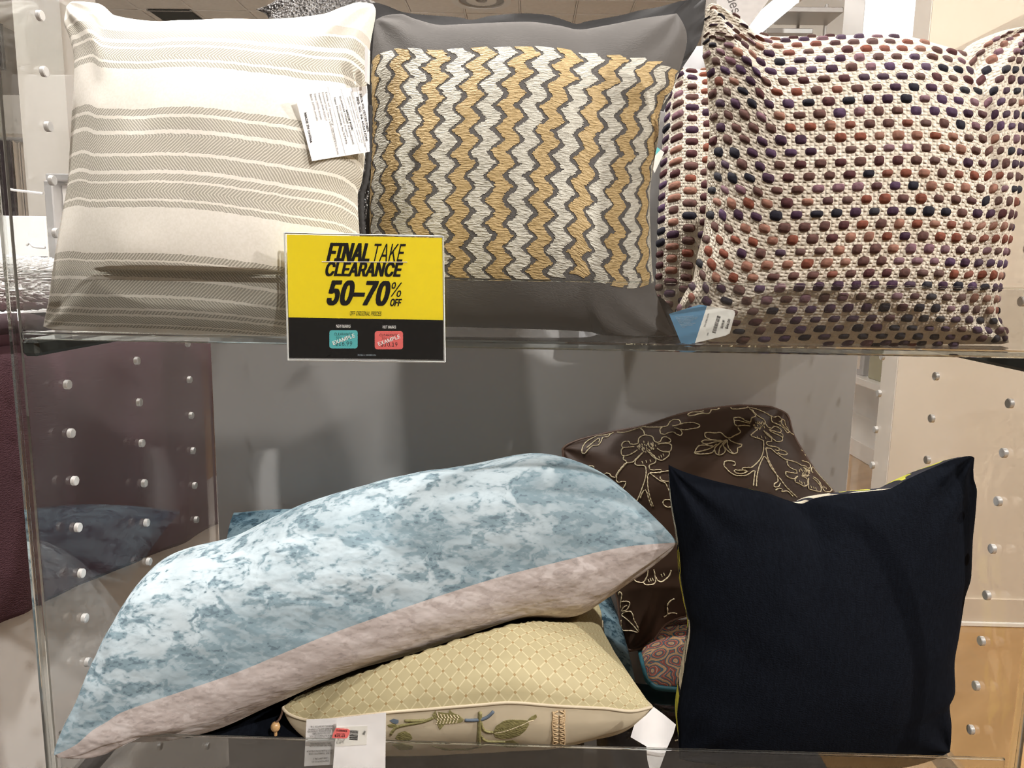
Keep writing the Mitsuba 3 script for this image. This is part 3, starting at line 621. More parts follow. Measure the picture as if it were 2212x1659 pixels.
mat('cotton_pale', lambda p, n, uv: mix((.33, .33, .34), (.38, .38, .39), fine(p, 20)), .8, sheen=.3)
k2b = thing('grey_pillow', 'sliver of pale grey pillow at the back, above the half hidden tufted pillow', 'pillow')
face('front_cover', p2b, 'cotton_pale', k2b, nu=60, nv=60); face('back_cover', p2b, 'cotton_pale', k2b, False, 40, 40)

# ------------------------------------------------------------------ clearance sign in its acrylic holder, on the upper lip
SP = at(620, 507, -.016); SR = at(958, 514, -.016); SB = at(625, 773, -.016)
SN = unit(np.cross(SR - SP, SP - SB)); SN = SN if SN[1] < 0 else -SN
def FS(px, off=0.): return np.array([on_plane(x, y, SP + SN * off, SN) for x, y in np.atleast_2d(px)])
kg = thing('clearance_sign', 'yellow and black FINAL TAKE CLEARANCE sign in a clear holder on the shelf lip', 'sign')
kc = put('card', sheet(FS, [(620, 507), (958, 514), (957, 777), (625, 773)], 2, 0, .0006), 'sign_yellow', kg)
put('black_panel', sheet(FS, [(623.4, 685.6), (957.4, 691.5), (957, 777), (625, 773)], 2, .0003, .0003), 'ink_black', kc)
h_ = lambda x, y: (600 + x * .3918, 150 + y * .3918)
hold = []
for a, b in (((615, 503), (957, 511)), ((957, 511), (961, 782)), ((961, 782), (623, 778)), ((623, 778), (615, 503))):
    hold.append(tube(FS([a, b]) + SN * .0, .0011, 6))
put('holder_edge', cat(hold), 'acrylic_edge', kg)
V = np.vstack([FS([(615, 503), (958, 511), (961, 782), (623, 778)], .0022), FS([(615, 503), (958, 511), (961, 782), (623, 778)], .0010)])
put('holder', (V, np.array([[0, 1, 2, 3], [7, 6, 5, 4], [0, 4, 5, 1], [1, 5, 6, 2], [2, 6, 7, 3], [3, 7, 4, 0]])), 'clear_film', kg)
put('lip_clip', box(SP[0] + .02, SR[0] - .02, -.0145, .009, LIPU + .0005, LIPU + .002), 'clear_film', kg)
HF, HT = .3918, .0004
for s, a, b, hh, bold, sh, ink in (("FINAL", (272, 1054), (502, 1057), 96, True, .22, 'ink_black'), ("TAKE", (530, 1057), (706, 1059), 96, False, .22, 'ink_black'),
                                   ("CLEARANCE", (265, 1136), (688, 1140), 72, True, .22, 'ink_black'), ("50–70", (275, 1294), (616, 1298), 128, True, .22, 'ink_black'),
                                   ("%", (623, 1252), (684, 1253), 78, False, .2, 'ink_black'), ("OFF", (621, 1303), (684, 1304), 38, True, .2, 'ink_black'), ("OFF ORIGINAL PRICES", (398, 1355), (572, 1358), 23, False, .12, 'ink_black'),
                                   ("NEW MARKS", (323, 1423), (402, 1424), 16, True, 0, 'ink_white'), ("HOT MARKS", (579, 1428), (652, 1429), 16, True, 0, 'ink_white'), ("SW11206-1  DECEMBER 2018", (440, 1578), (541, 1579), 8, False, 0, 'ink_pale')):
    put('lettering', letters(s, h_(*a), h_(*b), hh * HF, FS, bold, sh, off=.0005, heavy={"FINAL": 1.5, "CLEARANCE": 1.1, "50–70": 2.2, "OFF": .4}.get(s, 0.)), ink, kc)
put('white_rule', sheet(FS, [h_(243, 1058), h_(715, 1060), h_(715, 1064), h_(243, 1062)], 2, .0009, .0002), 'ink_white', kc)
for x0, y0, col, pct, price in ((285, 1437, 'sticker_teal', '50% OFF', '$16.99'), (535, 1442, 'sticker_pink', '70% OFF', '$10.19')):
    kk = put('price_box', poly_sheet(FS, [h_(*p) for p in rounded(x0, y0, x0 + 156, y0 + 101, 14)], .0006, .0002), col, kc)
    for s, a, b, hh, bold in (("CLEARANCE", (27, 29), (126, 30), 14, False), (pct, (38, 50), (110, 51), 14, False), (price, (33, 85), (125, 86), 23, False)):
        letter = letters(s, h_(x0 + a[0], y0 + a[1]), h_(x0 + b[0], y0 + b[1]), hh * HF, FS, bold, off=.0010)
        put('price_text', letter, 'ink_black', kc)
    put('example_text', letters("EXAMPLE", h_(x0 + 22, y0 + 82), h_(x0 + 142, y0 + 38), 20 * HF, FS, True, off=.0013), 'ink_white', kc)
put('white_rule', cat([tube(FS([h_(270, 1583), h_(290, 1572)], .0008), .0002, 4), tube(FS([h_(286, 1584), h_(297, 1575)], .0008), .0002, 4)]), 'ink_grey', kc)
# ------------------------------------------------------------------ lower shelf: long blue velvet bolster over beige
def edge3(px, d0, d1):
    px = np.asarray(px, float); x0, x1 = px[0, 0], px[-1, 0]
    return np.array([at(x, y, d0 + (d1 - d0) * (x - x0) / (x1 - x0)) for x, y in px])
bf = edge3([(116, 1632), (128, 1627), (162, 1610), (202, 1576), (233, 1558), (256, 1542), (283, 1531), (337, 1512), (391, 1494), (505, 1455), (607, 1413), (694, 1377), (815, 1333), (938, 1291), (1084, 1245), (1230, 1208), (1303, 1190), (1377, 1178), (1464, 1172)], -.03, .11)
bb = np.array([(.012, .246, .858), (.2, .2855, .913), (.4, .325, .959), (.6, .3325, 1.005), (.725, .34, 1.075)])
lerp = lambda a, b, t: a * (1 - t) + b * t
bl = np.array([bb[0], lerp(bb[0], bf[0], .35) + [.012, 0, -.015], lerp(bb[0], bf[0], .7) + [.018, 0, .011], bf[0]])
br = np.array([bb[-1], lerp(bb[-1], bf[-1], .35) + [-.01, 0, .003], lerp(bb[-1], bf[-1], .7) + [-.01, 0, .003], bf[-1]])
_kn = np.linspace(0, 1, 8)
_ef = PchipInterpolator(_kn, [-.035, .017, -.008, -.003, -.004, -.007, .008, -.012]); _eb = PchipInterpolator(_kn, [-.014, .025, -.002, -.012, -.007, -.007, .027, .016])
def over_lip(X):
    X = SL(X); X[..., 2] = np.maximum(X[..., 2], LIPL + .001 - np.maximum(np.abs(X[..., 1] - .002) - .007, 0) * 3); return X
pb = Cushion(bb, br, bf, bl, np.cross(bf[-1] - bf[0], bb[2] - bf[8]), .161, .099, a=2.412, b=.422, wrinkle=.010, seed=51, crease=.006,
             extra=lambda u, v, fr: (_ef(u) if fr else _eb(u)) * np.clip(4 * v * (1 - v), 0, 1) ** .5, fix=over_lip)
kbol = thing('velvet_bolster', 'long pale blue crushed velvet bolster with beige underside, slanted across the lower shelf', 'pillow')
tag(face('top_cover', pb, 'velvet_blue', kbol, nu=280, nv=150), 'pale blue crushed velvet'); tag(face('bottom_cover', pb, 'velvet_beige', kbol, False, 240, 130), 'beige crushed velvet')

# ------------------------------------------------------------------ lower shelf: yellow diamond pillow lying under the bolster
yf = np.array([at(x, y, d) for x, y, d in ((611, 1530, .062), (625, 1543, .055), (660, 1555, .048), (750, 1549, .03), (840, 1539, .02), (938, 1531, .015), (1035, 1523, .013), (1108, 1518, .013), (1201, 1525, .02), (1303, 1530, .032), (1377, 1535, .046), (1408, 1527, .055))])
yb = np.array([(.285, .40, .835), (.40, .385, .845), (.52, .38, .855), (.64, .385, .86), (.735, .40, .855)])
yl = np.array([yb[0], (.305, .28, .84), (.30, .16, .85), yf[0]]); yr = np.array([yb[-1], (.722, .28, .862), (.735, .16, .872), yf[-1]])
from scipy.spatial import cKDTree
_u, _v = np.meshgrid(np.linspace(.01, .99, 160), np.linspace(.01, .99, 110), indexing='ij'); _B = pb.side(_u, _v, False).reshape(-1, 3)
_h = np.full((260, 90), 9.); _ix = ((_B[:, 0] + .06) / .004).astype(int); _iy = ((_B[:, 1] + .06) / .006).astype(int)
np.minimum.at(_h, (np.clip(_ix, 0, 259), np.clip(_iy, 0, 89)), _B[:, 2])
from scipy.ndimage import minimum_filter, gaussian_filter
_h = minimum_filter(_h, 3); _soft = gaussian_filter(np.minimum(_h, 1.3), 1.0); _h = np.where(_h > 8, 9, np.minimum(_h, _soft))
def under_bolster(X):
    """What lies under the bolster is pressed flat by it."""
    X = SL(X); i, j = np.clip(((X[..., 0] + .06) / .004).astype(int), 0, 259), np.clip(((X[..., 1] + .06) / .006).astype(int), 0, 89)
    X[..., 2] = np.maximum(np.minimum(X[..., 2], _h[i, j] - .004), ZL + .0012); return X
py_ = Cushion(yb, yr, yf, yl, np.cross(yf[-1] - yf[0], yb[2] - yf[6]), .095, .105, a=2.4, b=.5, bb=.4, wrinkle=.006, seed=61, crease=.004, fix=under_bolster)
def diamond(p, n, uv):
    x, y = uv.x * 52., uv.y * 46.
    a, b = (x + y) * .5, (x - y) * .5
    fa, fb = dr.abs(a - dr.floor(a + .5)), dr.abs(b - dr.floor(b + .5))
    line = dr.maximum(1 - smoothstep(.035, .07, fa), 1 - smoothstep(.035, .07, fb))
    dot = 1 - smoothstep(.10, .14, dr.sqrt(fa * fa + fb * fb))
    c = mix(mix((.40, .345, .20), (.44, .385, .23), fine(p, 9)), (.56, .50, .32), line * .8)
    return mix(c, (.30, .20, .085), dot * .85)
mat('diamond_brocade', diamond, .6, specular=.15, sheen=.1, bump=cloth_bump(900.), bs=.00012)
mat('cream_satin', lambda p, n, uv: mix((.50, .43, .31), (.56, .485, .36), fine(p, 8)), .5, specular=.25, bump=lambda p, n, uv: fbm(p.x * 18, p.y * 18, p.z * 18, 2), bs=.006)
mat('thread_olive', lambda p, n, uv: mix((.16, .145, .055), (.26, .235, .10), fine(p, 240)), .55, bump=cloth_bump(600.), bs=.0008)
mat('thread_dark', lambda p, n, uv: mix((.05, .065, .06), (.09, .11, .11), fine(p, 300)), .6)
mat('thread_slate', (.10, .13, .17), .6)
mat('gimp_gold', (.52, .38, .22), .5, specular=.5)
ky = thing('diamond_pillow', 'pale yellow diamond patterned pillow with floral underside beneath the blue bolster', 'pillow')
face('top_cover', py_, 'diamond_brocade', ky); tag(face('bottom_cover', py_, 'cream_satin', ky, False), 'cream satin underside with floral embroidery')
sc_ = seam_curve(py_, 90); put('piping', tube(sc_, .0022, 6), 'cream_satin', ky, True)
_yc = {}
def FY(px, off=0.): return py_.stick(np.atleast_2d(px), off, False)
w_ = lambda x, y: (820 + x * .2712, 1480 + y * .2712)
def patch(pts, F, off, thick, step=7.):
    import shapely
    m = trimesh.creation.extrude_polygon(shapely.Polygon(pts).buffer(0), thick, engine='earcut')
    v, f = np.array(m.vertices), np.array(m.faces)
    s = np.array([1, 1, 3000.]); v2, f2 = trimesh.remesh.subdivide_to_size(v, f, step, max_iter=8)
    return trimesh.Trimesh(F(v2[:, :2], off) + (v2[:, 2:] > thick / 2) * np.array(thick) * -RM[:, 1], f2, process=False)
def strand(pts, F, r, off=.0005, step=4., n=5):
    return tube(F(resample(pts, step), off), r, n)
for name, pts, m in (('embroidered_leaf', [(905, 375), (930, 320), (985, 285), (1030, 258), (1080, 262), (1140, 262), (1180, 275), (1190, 310), (1165, 355), (1120, 395), (1050, 418), (980, 425), (925, 412)], 'thread_olive'),
                     ('embroidered_leaf', [(1180, 275), (1190, 235), (1215, 200), (1245, 183), (1252, 210), (1240, 240), (1205, 265)], 'thread_olive'),
                     ('embroidered_leaf', [(1000, 445), (1060, 435), (1110, 465), (1090, 490), (1020, 492), (930, 470)], 'thread_olive'),
                     ('embroidered_leaf', [(125, 420), (150, 380), (200, 362), (245, 385), (262, 420), (240, 440), (180, 445)], 'thread_olive'),
                     ('embroidered_leaf', [(60, 285), (110, 272), (150, 300), (165, 330), (120, 335), (75, 320)], 'thread_olive'),
                     ('embroidered_leaf', [(100, 470), (180, 462), (270, 480), (260, 508), (160, 512)], 'thread_olive'),
                     ('embroidered_leaf', [(400, 478), (470, 490), (560, 505), (700, 502), (820, 488), (700, 515), (520, 515)], 'thread_olive'),
                     ('embroidered_flower', [(420, 195), (470, 180), (560, 178), (630, 190), (668, 225), (660, 262), (620, 285), (575, 290), (520, 295), (480, 268), (460, 235)], 'thread_olive'),
                     ('embroidered_bud', [(80, 240), (110, 228), (150, 235), (150, 262), (130, 276), (105, 262)], 'thread_slate')):
    put(name, patch([w_(*p) for p in pts], FY, .0004, .0006), m, ky)
for pts, r, m in (([(800, 168), (798, 260), (795, 350), (792, 460)], .0026, 'thread_olive'), ([(810, 290), (825, 345), (860, 370), (905, 372)], .0018, 'thread_olive'), ([(812, 400), (830, 432), (880, 445), (1000, 446)], .0018, 'thread_olive'),
                  ([(680, 240), (740, 242), (800, 235), (850, 210), (885, 178), (905, 160)], .0022, 'thread_slate'), ([(90, 390), (120, 345), (180, 300), (260, 275), (340, 250), (430, 210)], .002, 'thread_olive'), ([(200, 240), (280, 240), (360, 232)], .0018, 'thread_olive'),
                  ([(915, 378), (1000, 362), (1080, 335), (1160, 300), (1225, 265)], .0009, 'cord_cream')):
    put('embroidered_stem', strand([w_(*p) for p in pts], FY, r), m, ky, True)
put('flower_stitches', cat([strand([w_(460 + 26 * i, 190 + 3 * j + 22 * j), w_(475 + 26 * i - 8 * j, 212 + 22 * j)], FY, .0007, .0012, 2.) for i in range(7) for j in range(4)]), 'cord_cream', ky)
for dx in (0, 1):
    pts = [w_(1398 + 55 * dx + (20 if i % 2 else -20) * (1 if dx else -1), 172 + i * 15.5) for i in range(20)]
    put('gimp_braid', strand(pts, FY, .0011, .0008, 1.5), 'gimp_gold', ky, True)
for dx in (0, 92): put('gimp_braid', strand([w_(1378 + dx + 3 * math.sin(i), 172 + i * 30) for i in range(11)], FY, .0011, .0006, 2.), 'gimp_gold', ky, True)
def tassel(P0, P1, r=.0062):
    s = trimesh.creation.uv_sphere(r, count=[14, 18]); s.apply_scale((1, 1, 1.12)); d = P1 - P0
    s.apply_translation(P1)
    k = put('tassel', s, 'bead_gold', ky, True)
    put('loop', tube(resample([P0, (P0 + P1) / 2 + [.001, -.001, -.001], P1 + [0, 0, r * .9]], .002), .0016, 6), 'piping_brown', k, True)
    put('tip', trimesh.creation.cylinder(radius=.0022, segment=[P1 - [0, 0, r], P1 - [0, 0, r + .006]], sections=10), 'bead_gold', k)
tassel(yf[0], at(595, 1570, .055)); tassel(yf[-1], at(1415, 1557, .048)); tassel(yf[-1] + [-.004, .004, -.004], at(1394, 1563, .066), .0055)
# its paper tags
Fa = sheet_map(lambda x, y: .006 + .00018 * max(0, 1600 - y) * .1); Fb = sheet_map(lambda x, y: .0095 - .00002 * (x - 660) + .0012 * math.sin((y - 1550) / 30.))
ta = put('paper_tag', sheet(Fb, [(662, 1554), (728, 1551), (722, 1651), (657, 1655)], 10), 'paper_white', ky)
tag(ta, 'white washing label with grey upside-down print')
r_ = lambda x, y: (640 + x * .0995, 1530 + y * .0995)
for s, a, b in (("REMOVED EXCEPT BY THE", (805, 362), (310, 385)), ("CONSUMER LAWFUL TO REMOVE", (830, 420), (262, 440)), ("ALL NEW MATERIAL CONSISTING", (825, 465), (240, 490)), ("100% POLYESTER FIBER", (750, 515), (350, 535)), ("MADE IN CHINA FOR U.S.A.", (790, 570), (285, 590)), ("DRY CLEAN ONLY", (740, 620), (360, 635)),
                ("SHELL 100% POLYESTER", (760, 735), (310, 748)), ("REG. NO. PA 8127 (CN)", (780, 785), (280, 800)), ("SPOT CLEAN DO NOT BLEACH", (790, 890), (230, 915)), ("DO NOT TUMBLE DRY IRON", (785, 950), (275, 970)), ("LINE DRY ONLY", (690, 1060), (360, 1080)), ("DISTRIBUTED BY", (710, 1120), (330, 1140))):
    put('printed_line', letters(s, r_(*a), r_(*b), 3.6, Fb, off=.0006), 'ink_grey', ta)
Fc = sheet_map(lambda x, y: -.0035 + .00002 * (x - 720) + .0010 * math.sin((y - 1530) / 26.) * math.sin((x - 720) / 40.))
tb = put('price_tag', sheet(Fc, [(728, 1551), (834, 1539), (832, 1692), (716, 1695)], 14), 'paper_white', ky, 30)
tag(tb, 'white price tag with barcode sticker and pink clearance sticker')
put('barcode_sticker', sheet(Fc, [r_(868, 405), r_(1545, 380), r_(1525, 790), r_(855, 830)], 8, .0006), 'ink_pale', tb)
scene[f'{tb}__barcode_sticker']['bsdf'] = {'type': 'ref', 'id': 'paper_cream'}
put('barcode', bars(Fc, r_(1165, 475), r_(1150, 690), 18, 14, 6, .0011), 'ink_black', tb)
put('pink_sticker', poly_sheet(Fc, [r_(*p) for p in ((860, 430), (1120, 445), (1165, 480), (1150, 560), (1110, 640), (1060, 655), (775, 645), (800, 540))], .0011, .0002), 'sticker_pink', tb)
for s, a, b, h, bold in (("CLEARANCE", (868, 500), (1105, 515), 38, True), ("70% OFF", (870, 570), (1060, 582), 32, False), ("$25.49", (830, 620), (1055, 632), 46, True), ("$85", (1475, 580), (1515, 500), 40, True), ("DP-18", (900, 770), (940, 672), 40, False), ("MULTI", (960, 770), (995, 690), 36, False), ("20X12", (1022, 760), (1055, 672), 36, False)):
    q0, q1 = (r_(*a), r_(*b)); put('printed_line', letters(s, q0, q1, h * .0995, Fc, bold, off=.0016), 'ink_black', tb)
Fd = sheet_map(lambda x, y: .022 - (y - 1540) * .00012 + .002 * math.sin(x / 14.))
put('paper_tag', patch([(1412, 1527), (1436, 1545), (1460, 1565), (1455, 1584), (1440, 1618), (1424, 1662), (1410, 1690), (1398, 1640), (1396, 1612), (1362, 1592), (1370, 1566), (1395, 1545)], Fd, 0., .0004), 'paper_white', ky)

# ------------------------------------------------------------------ lower shelf: second blue velvet pillow behind, navy pillow underneath
q2 = Cushion([(.05, .49, .985), (.16, .5, .985), (.4, .5, .955), (.6, .48, .90), (.75, .44, .86)], [(.75, .44, .86), (.765, .35, .83), (.772, .26, .80)], [(.085, .36, .90), (.3, .34, .86), (.55, .30, .825), (.772, .26, .80)], [(.05, .49, .985), (.06, .43, .96), (.085, .36, .90)],
             unit((.1, -.55, .8)), .055, .05, wrinkle=.008, seed=71, crease=.008, fix=under_bolster)
kq = thing('velvet_pillow', 'deep blue crushed velvet pillow lying behind the pale blue bolster', 'pillow')
face('top_cover', q2, 'velvet_blue_deep', kq, nu=150, nv=100); face('bottom_cover', q2, 'velvet_blue_deep', kq, False, 80, 60)
nq = Cushion([(.05, .36, .83), (.25, .37, .83), (.50, .36, .83)], [(.50, .36, .83), (.49, .2, .825), (.50, .05, .82)], [(.06, .05, .82), (.25, .06, .823), (.50, .05, .82)], [(.05, .36, .83), (.06, .2, .825), (.06, .05, .82)], (0, 0, 1), .02, .032, seed=73, wrinkle=.003, fix=under_bolster)
kn = thing('navy_cushion', 'flat dark navy cushion under the left half of the blue bolster', 'pillow')
face('top_cover', nq, 'navy_linen', kn, nu=80, nv=80); face('bottom_cover', nq, 'navy_linen', kn, False, 60, 60)

# ------------------------------------------------------------------ lower shelf: brown embroidered pillow
PB = stand((.9, .335, .80), .33, -.10)
pw = fitted([(1216, 970), (1225, 962), (1308, 936), (1389, 921), (1478, 893), (1553, 881), (1607, 877), (1657, 879), (1684, 887)],
                [(1684, 887), (1700, 897), (1712, 936), (1733, 975), (1763, 1017), (1808, 1070), (1850, 1150), (1880, 1260), (1885, 1330)],
                [(1356, 1404), (1380, 1402), (1406, 1386), (1440, 1348), (1500, 1325), (1600, 1315), (1750, 1322), (1885, 1330)],
                [(1216, 970), (1225, 1030), (1260, 1120), (1310, 1230), (1334, 1295), (1340, 1340), (1350, 1390), (1356, 1404)], PB, .055, .05, wrinkle=.005, seed=81, crease=.006, fix=lambda X: np.stack([X[..., 0], np.minimum(X[..., 1], D - .014), np.maximum(X[..., 2], ZL + .001)], -1))
kw = thing('embroidered_pillow', 'brown satin pillow with cream corded flower embroidery leaning at the back board', 'pillow')
face('front_cover', pw, 'brown_satin', kw); face('back_cover', pw, 'brown_satin', kw, False, 70, 70)
put('piping', tube(seam_curve(pw, 90), .0028, 6), 'piping_brown', kw, True)
FB = lambda px, off=0.: pw.stick(np.atleast_2d(px), off)
A = lambda x, y: (1200 + x * .15672, 860 + y * .15672)
B = lambda x, y: (1500 + x * .14467, 870 + y * .14467)
Cc = lambda x, y: (1180 + x * .18083, 1230 + y * .18083)
CORD = [
 (A, [(805, 480), (760, 500), (720, 540), (655, 545), (630, 600), (580, 655), (520, 660), (450, 715), (395, 765), (365, 755), (365, 715), (390, 650), (440, 595), (520, 550), (600, 520), (680, 515), (760, 490)]),
 (A, [(430, 690), (500, 630), (560, 580), (600, 555), (610, 580), (590, 615)]), (A, [(850, 475), (920, 480), (1000, 465), (1080, 440), (1160, 415), (1250, 390)]),
 (A, [(1170, 425), (1215, 460), (1230, 510), (1290, 520), (1340, 540), (1360, 590), (1400, 615), (1445, 600), (1470, 550), (1505, 535), (1560, 555), (1590, 590), (1575, 610), (1500, 620), (1410, 635)]),
 (A, [(1230, 515), (1180, 530), (1145, 570), (1140, 620), (1090, 640), (1030, 635), (1010, 600), (970, 598), (925, 620), (910, 660), (930, 685), (1000, 680), (1085, 670)]),
 (A, [(930, 690), (905, 730), (910, 780), (940, 800), (1000, 790), (1080, 750), (1130, 715)]), (A, [(940, 805), (935, 850), (970, 865), (980, 895), (1060, 885), (1110, 840), (1160, 790), (1205, 750)]),
 (A, [(1195, 760), (1150, 810), (1100, 870), (1095, 910), (1140, 930), (1210, 930), (1245, 960), (1250, 1030), (1235, 1120), (1195, 1240), (1150, 1360), (1120, 1420)]),
 (A, [(1290, 745), (1330, 800), (1385, 850), (1375, 890), (1330, 910), (1290, 935), (1300, 980), (1350, 995), (1420, 985), (1460, 995), (1440, 1030), (1380, 1030), (1300, 1030)]),
 (A, [(1300, 750), (1350, 790), (1400, 840), (1460, 860), (1520, 830), (1570, 770), (1565, 740), (1500, 740), (1400, 695)]), (A, [(1410, 640), (1480, 630), (1560, 630), (1600, 660), (1590, 720), (1540, 745), (1470, 735)]),
 (A, [(1290, 1040), (1270, 1080), (1270, 1180), (1285, 1290), (1310, 1390), (1350, 1490)]), (A, [(1170, 1380), (1195, 1310), (1230, 1265), (1255, 1290), (1280, 1370), (1310, 1460), (1330, 1500)]),
 (A, [(1300, 1035), (1370, 1090), (1440, 1140), (1510, 1170), (1545, 1230), (1570, 1290)]), (A, [(1440, 1085), (1450, 1120), (1500, 1145), (1560, 1150)]), (A, [(1400, 1030), (1480, 1015), (1560, 1005)]), (A, [(1590, 1500), (1550, 1505), (1500, 1480), (1480, 1440), (1500, 1405), (1550, 1400), (1600, 1410)]),
 (A, [(980, 895), (930, 950), (880, 1010), (845, 1070), (840, 1130), (870, 1165), (930, 1150), (970, 1160), (960, 1200), (930, 1240)]), (A, [(960, 905), (900, 970), (850, 1040), (820, 1095), (770, 1080), (740, 1040), (700, 1035), (670, 1060)]), (A, [(450, 940), (500, 935), (535, 960), (520, 985)]),
 (A, [(1200, 400), (1290, 405), (1380, 405), (1470, 400), (1540, 385), (1580, 330), (1640, 300), (1700, 305), (1725, 340), (1700, 370), (1610, 385)]), (A, [(1610, 390), (1700, 370), (1780, 345), (1880, 340), (1960, 360), (1990, 385), (1960, 410), (1880, 425), (1780, 440), (1700, 430), (1640, 410)]),
 (A, [(1470, 405), (1440, 440), (1450, 490), (1500, 505), (1560, 480), (1620, 470), (1670, 500), (1720, 520), (1745, 480), (1720, 440), (1650, 415)]), (A, [(1820, 240), (1840, 215), (1900, 200), (1980, 195), (2040, 180)]), (A, [(1830, 250), (1890, 245), (1960, 225), (2040, 205)]),
 (B, [(0, 195), (60, 175), (130, 165), (200, 170), (240, 140), (250, 110), (310, 110), (370, 90)]), (B, [(540, 75), (560, 100), (640, 100), (720, 90), (790, 80)]), (B, [(780, 70), (880, 90), (980, 120), (1070, 160), (1140, 200), (1190, 220), (1240, 205), (1285, 230), (1300, 260), (1260, 290)]),
 (B, [(1140, 210), (1160, 290), (1230, 320), (1290, 350), (1340, 400), (1380, 450), (1410, 440), (1390, 390), (1350, 330), (1340, 270), (1300, 245)]), (B, [(1280, 270), (1310, 330), (1350, 380), (1420, 440), (1470, 480)]),
 (B, [(820, 95), (880, 150), (910, 200), (850, 230), (835, 290), (760, 270), (710, 235), (650, 220), (585, 235), (590, 265), (660, 270), (740, 290), (830, 310)]), (B, [(590, 270), (600, 320), (640, 350), (720, 340), (830, 350)]), (B, [(650, 375), (660, 400), (690, 430), (680, 450), (600, 490), (520, 530), (480, 520), (430, 480), (380, 445), (300, 455), (200, 445), (150, 465), (160, 510), (230, 545), (300, 560)]),
 (B, [(860, 110), (910, 170), (970, 215), (1040, 260), (1060, 320), (1100, 370), (1150, 385), (1190, 355), (1240, 370), (1290, 420), (1280, 450), (1200, 430), (1110, 400)]), (B, [(1110, 410), (1190, 460), (1260, 490), (1310, 530), (1310, 560), (1240, 585), (1180, 550), (1120, 490), (1060, 440)]), (B, [(1290, 460), (1320, 500), (1300, 530)]),
 (B, [(940, 400), (890, 440), (840, 490), (900, 520), (980, 545), (1030, 580), (1030, 680), (1010, 780), (960, 870), (900, 930), (840, 970), (760, 970), (710, 985), (730, 1010), (790, 1030)]), (B, [(1030, 420), (1080, 480), (1150, 550), (1150, 580), (1080, 585), (1070, 610), (1130, 650), (1210, 660), (1260, 690), (1260, 720), (1200, 705)]),
 (B, [(1060, 680), (1075, 740), (1090, 820), (1130, 910), (1190, 1020), (1240, 1120), (1245, 1170), (1190, 1220), (1190, 1260), (1240, 1260), (1280, 1200)]), (B, [(1060, 680), (1130, 685), (1200, 740), (1280, 800), (1360, 850), (1440, 870), (1520, 895), (1600, 940), (1660, 950)]), (B, [(1240, 745), (1300, 775), (1360, 780), (1385, 760), (1340, 725), (1270, 705)]),
 (B, [(880, 1240), (890, 1130), (905, 1020), (880, 1020), (820, 1060), (740, 1090), (640, 1090), (560, 1060), (490, 1000), (440, 930), (445, 890), (500, 870), (570, 875), (610, 905), (600, 940), (570, 935)]), (B, [(925, 1250), (930, 1120), (950, 1010), (990, 890), (1045, 805), (1080, 850), (1130, 950), (1200, 1050), (1270, 1130), (1360, 1250), (1450, 1340), (1530, 1415)]),
 (B, [(600, 1000), (660, 1010), (740, 1010), (800, 1030)]), (B, [(590, 1010), (620, 1050), (700, 1060), (780, 1035)]), (B, [(510, 545), (580, 590), (650, 615), (710, 630), (690, 660), (640, 680), (640, 740), (580, 765), (520, 740), (470, 690), (430, 640), (470, 590), (495, 560)]), (B, [(490, 570), (500, 650), (540, 720), (580, 760)]),
 (B, [(480, 560), (400, 590), (340, 640), (300, 690), (320, 760), (370, 785), (430, 765), (460, 720), (440, 670)]), (B, [(480, 555), (410, 630), (370, 700), (365, 770)]), (B, [(300, 700), (260, 750), (180, 765), (80, 770), (0, 755), (20, 700), (80, 640), (160, 635), (250, 650), (270, 640)]), (B, [(10, 745), (120, 720), (220, 690), (330, 620)]), (B, [(100, 590), (150, 560), (250, 560), (420, 575), (300, 590), (180, 620), (110, 600)]),
 (B, [(1380, 870), (1390, 930), (1440, 980), (1520, 1020), (1530, 1060), (1470, 1050), (1400, 1040), (1360, 1030), (1360, 1070), (1410, 1120), (1480, 1140), (1530, 1110)]), (B, [(1540, 1100), (1500, 1140), (1500, 1180), (1560, 1210), (1640, 1250), (1690, 1220), (1680, 1150), (1620, 1110)]), (B, [(1700, 1130), (1700, 1200), (1700, 1280), (1770, 1310), (1880, 1330), (1890, 1290), (1840, 1200), (1760, 1130)]),
 (B, [(1770, 1110), (1850, 1170), (1900, 1260), (1950, 1330), (2010, 1335), (2050, 1290), (2010, 1200), (1930, 1130), (1850, 1060), (1760, 960), (1740, 990), (1760, 1050)]), (B, [(1600, 870), (1650, 880), (1710, 910), (1730, 960), (1700, 985), (1660, 950)]), (B, [(1210, 1310), (1270, 1280), (1310, 1300), (1300, 1330), (1380, 1320), (1440, 1370), (1470, 1400)]), (B, [(1590, 710), (1620, 730), (1680, 790), (1640, 770)]),
 (Cc, [(1050, 120), (1090, 150), (1150, 155), (1190, 110), (1210, 60), (1215, 10)]), (Cc, [(1160, 160), (1200, 185), (1280, 175), (1305, 140), (1300, 80), (1285, 0)]), (Cc, [(1310, 90), (1330, 130), (1370, 148), (1420, 120), (1470, 70), (1490, 10)]),
 (Cc, [(890, 460), (895, 380), (905, 300), (885, 265), (865, 300)]), (Cc, [(905, 385), (960, 380), (1000, 400), (985, 450), (950, 490), (900, 500), (930, 450), (970, 430)]), (Cc, [(905, 540), (950, 505), (1000, 500), (1030, 530), (1050, 600), (1080, 660), (1105, 720), (1090, 750), (1000, 730), (920, 730), (905, 680), (900, 600)]), (Cc, [(905, 550), (980, 610), (1050, 680), (1095, 735)]),
 (Cc, [(1400, 565), (1450, 520), (1445, 440), (1460, 400), (1530, 350)]), (Cc, [(1450, 530), (1510, 515), (1560, 525)])]
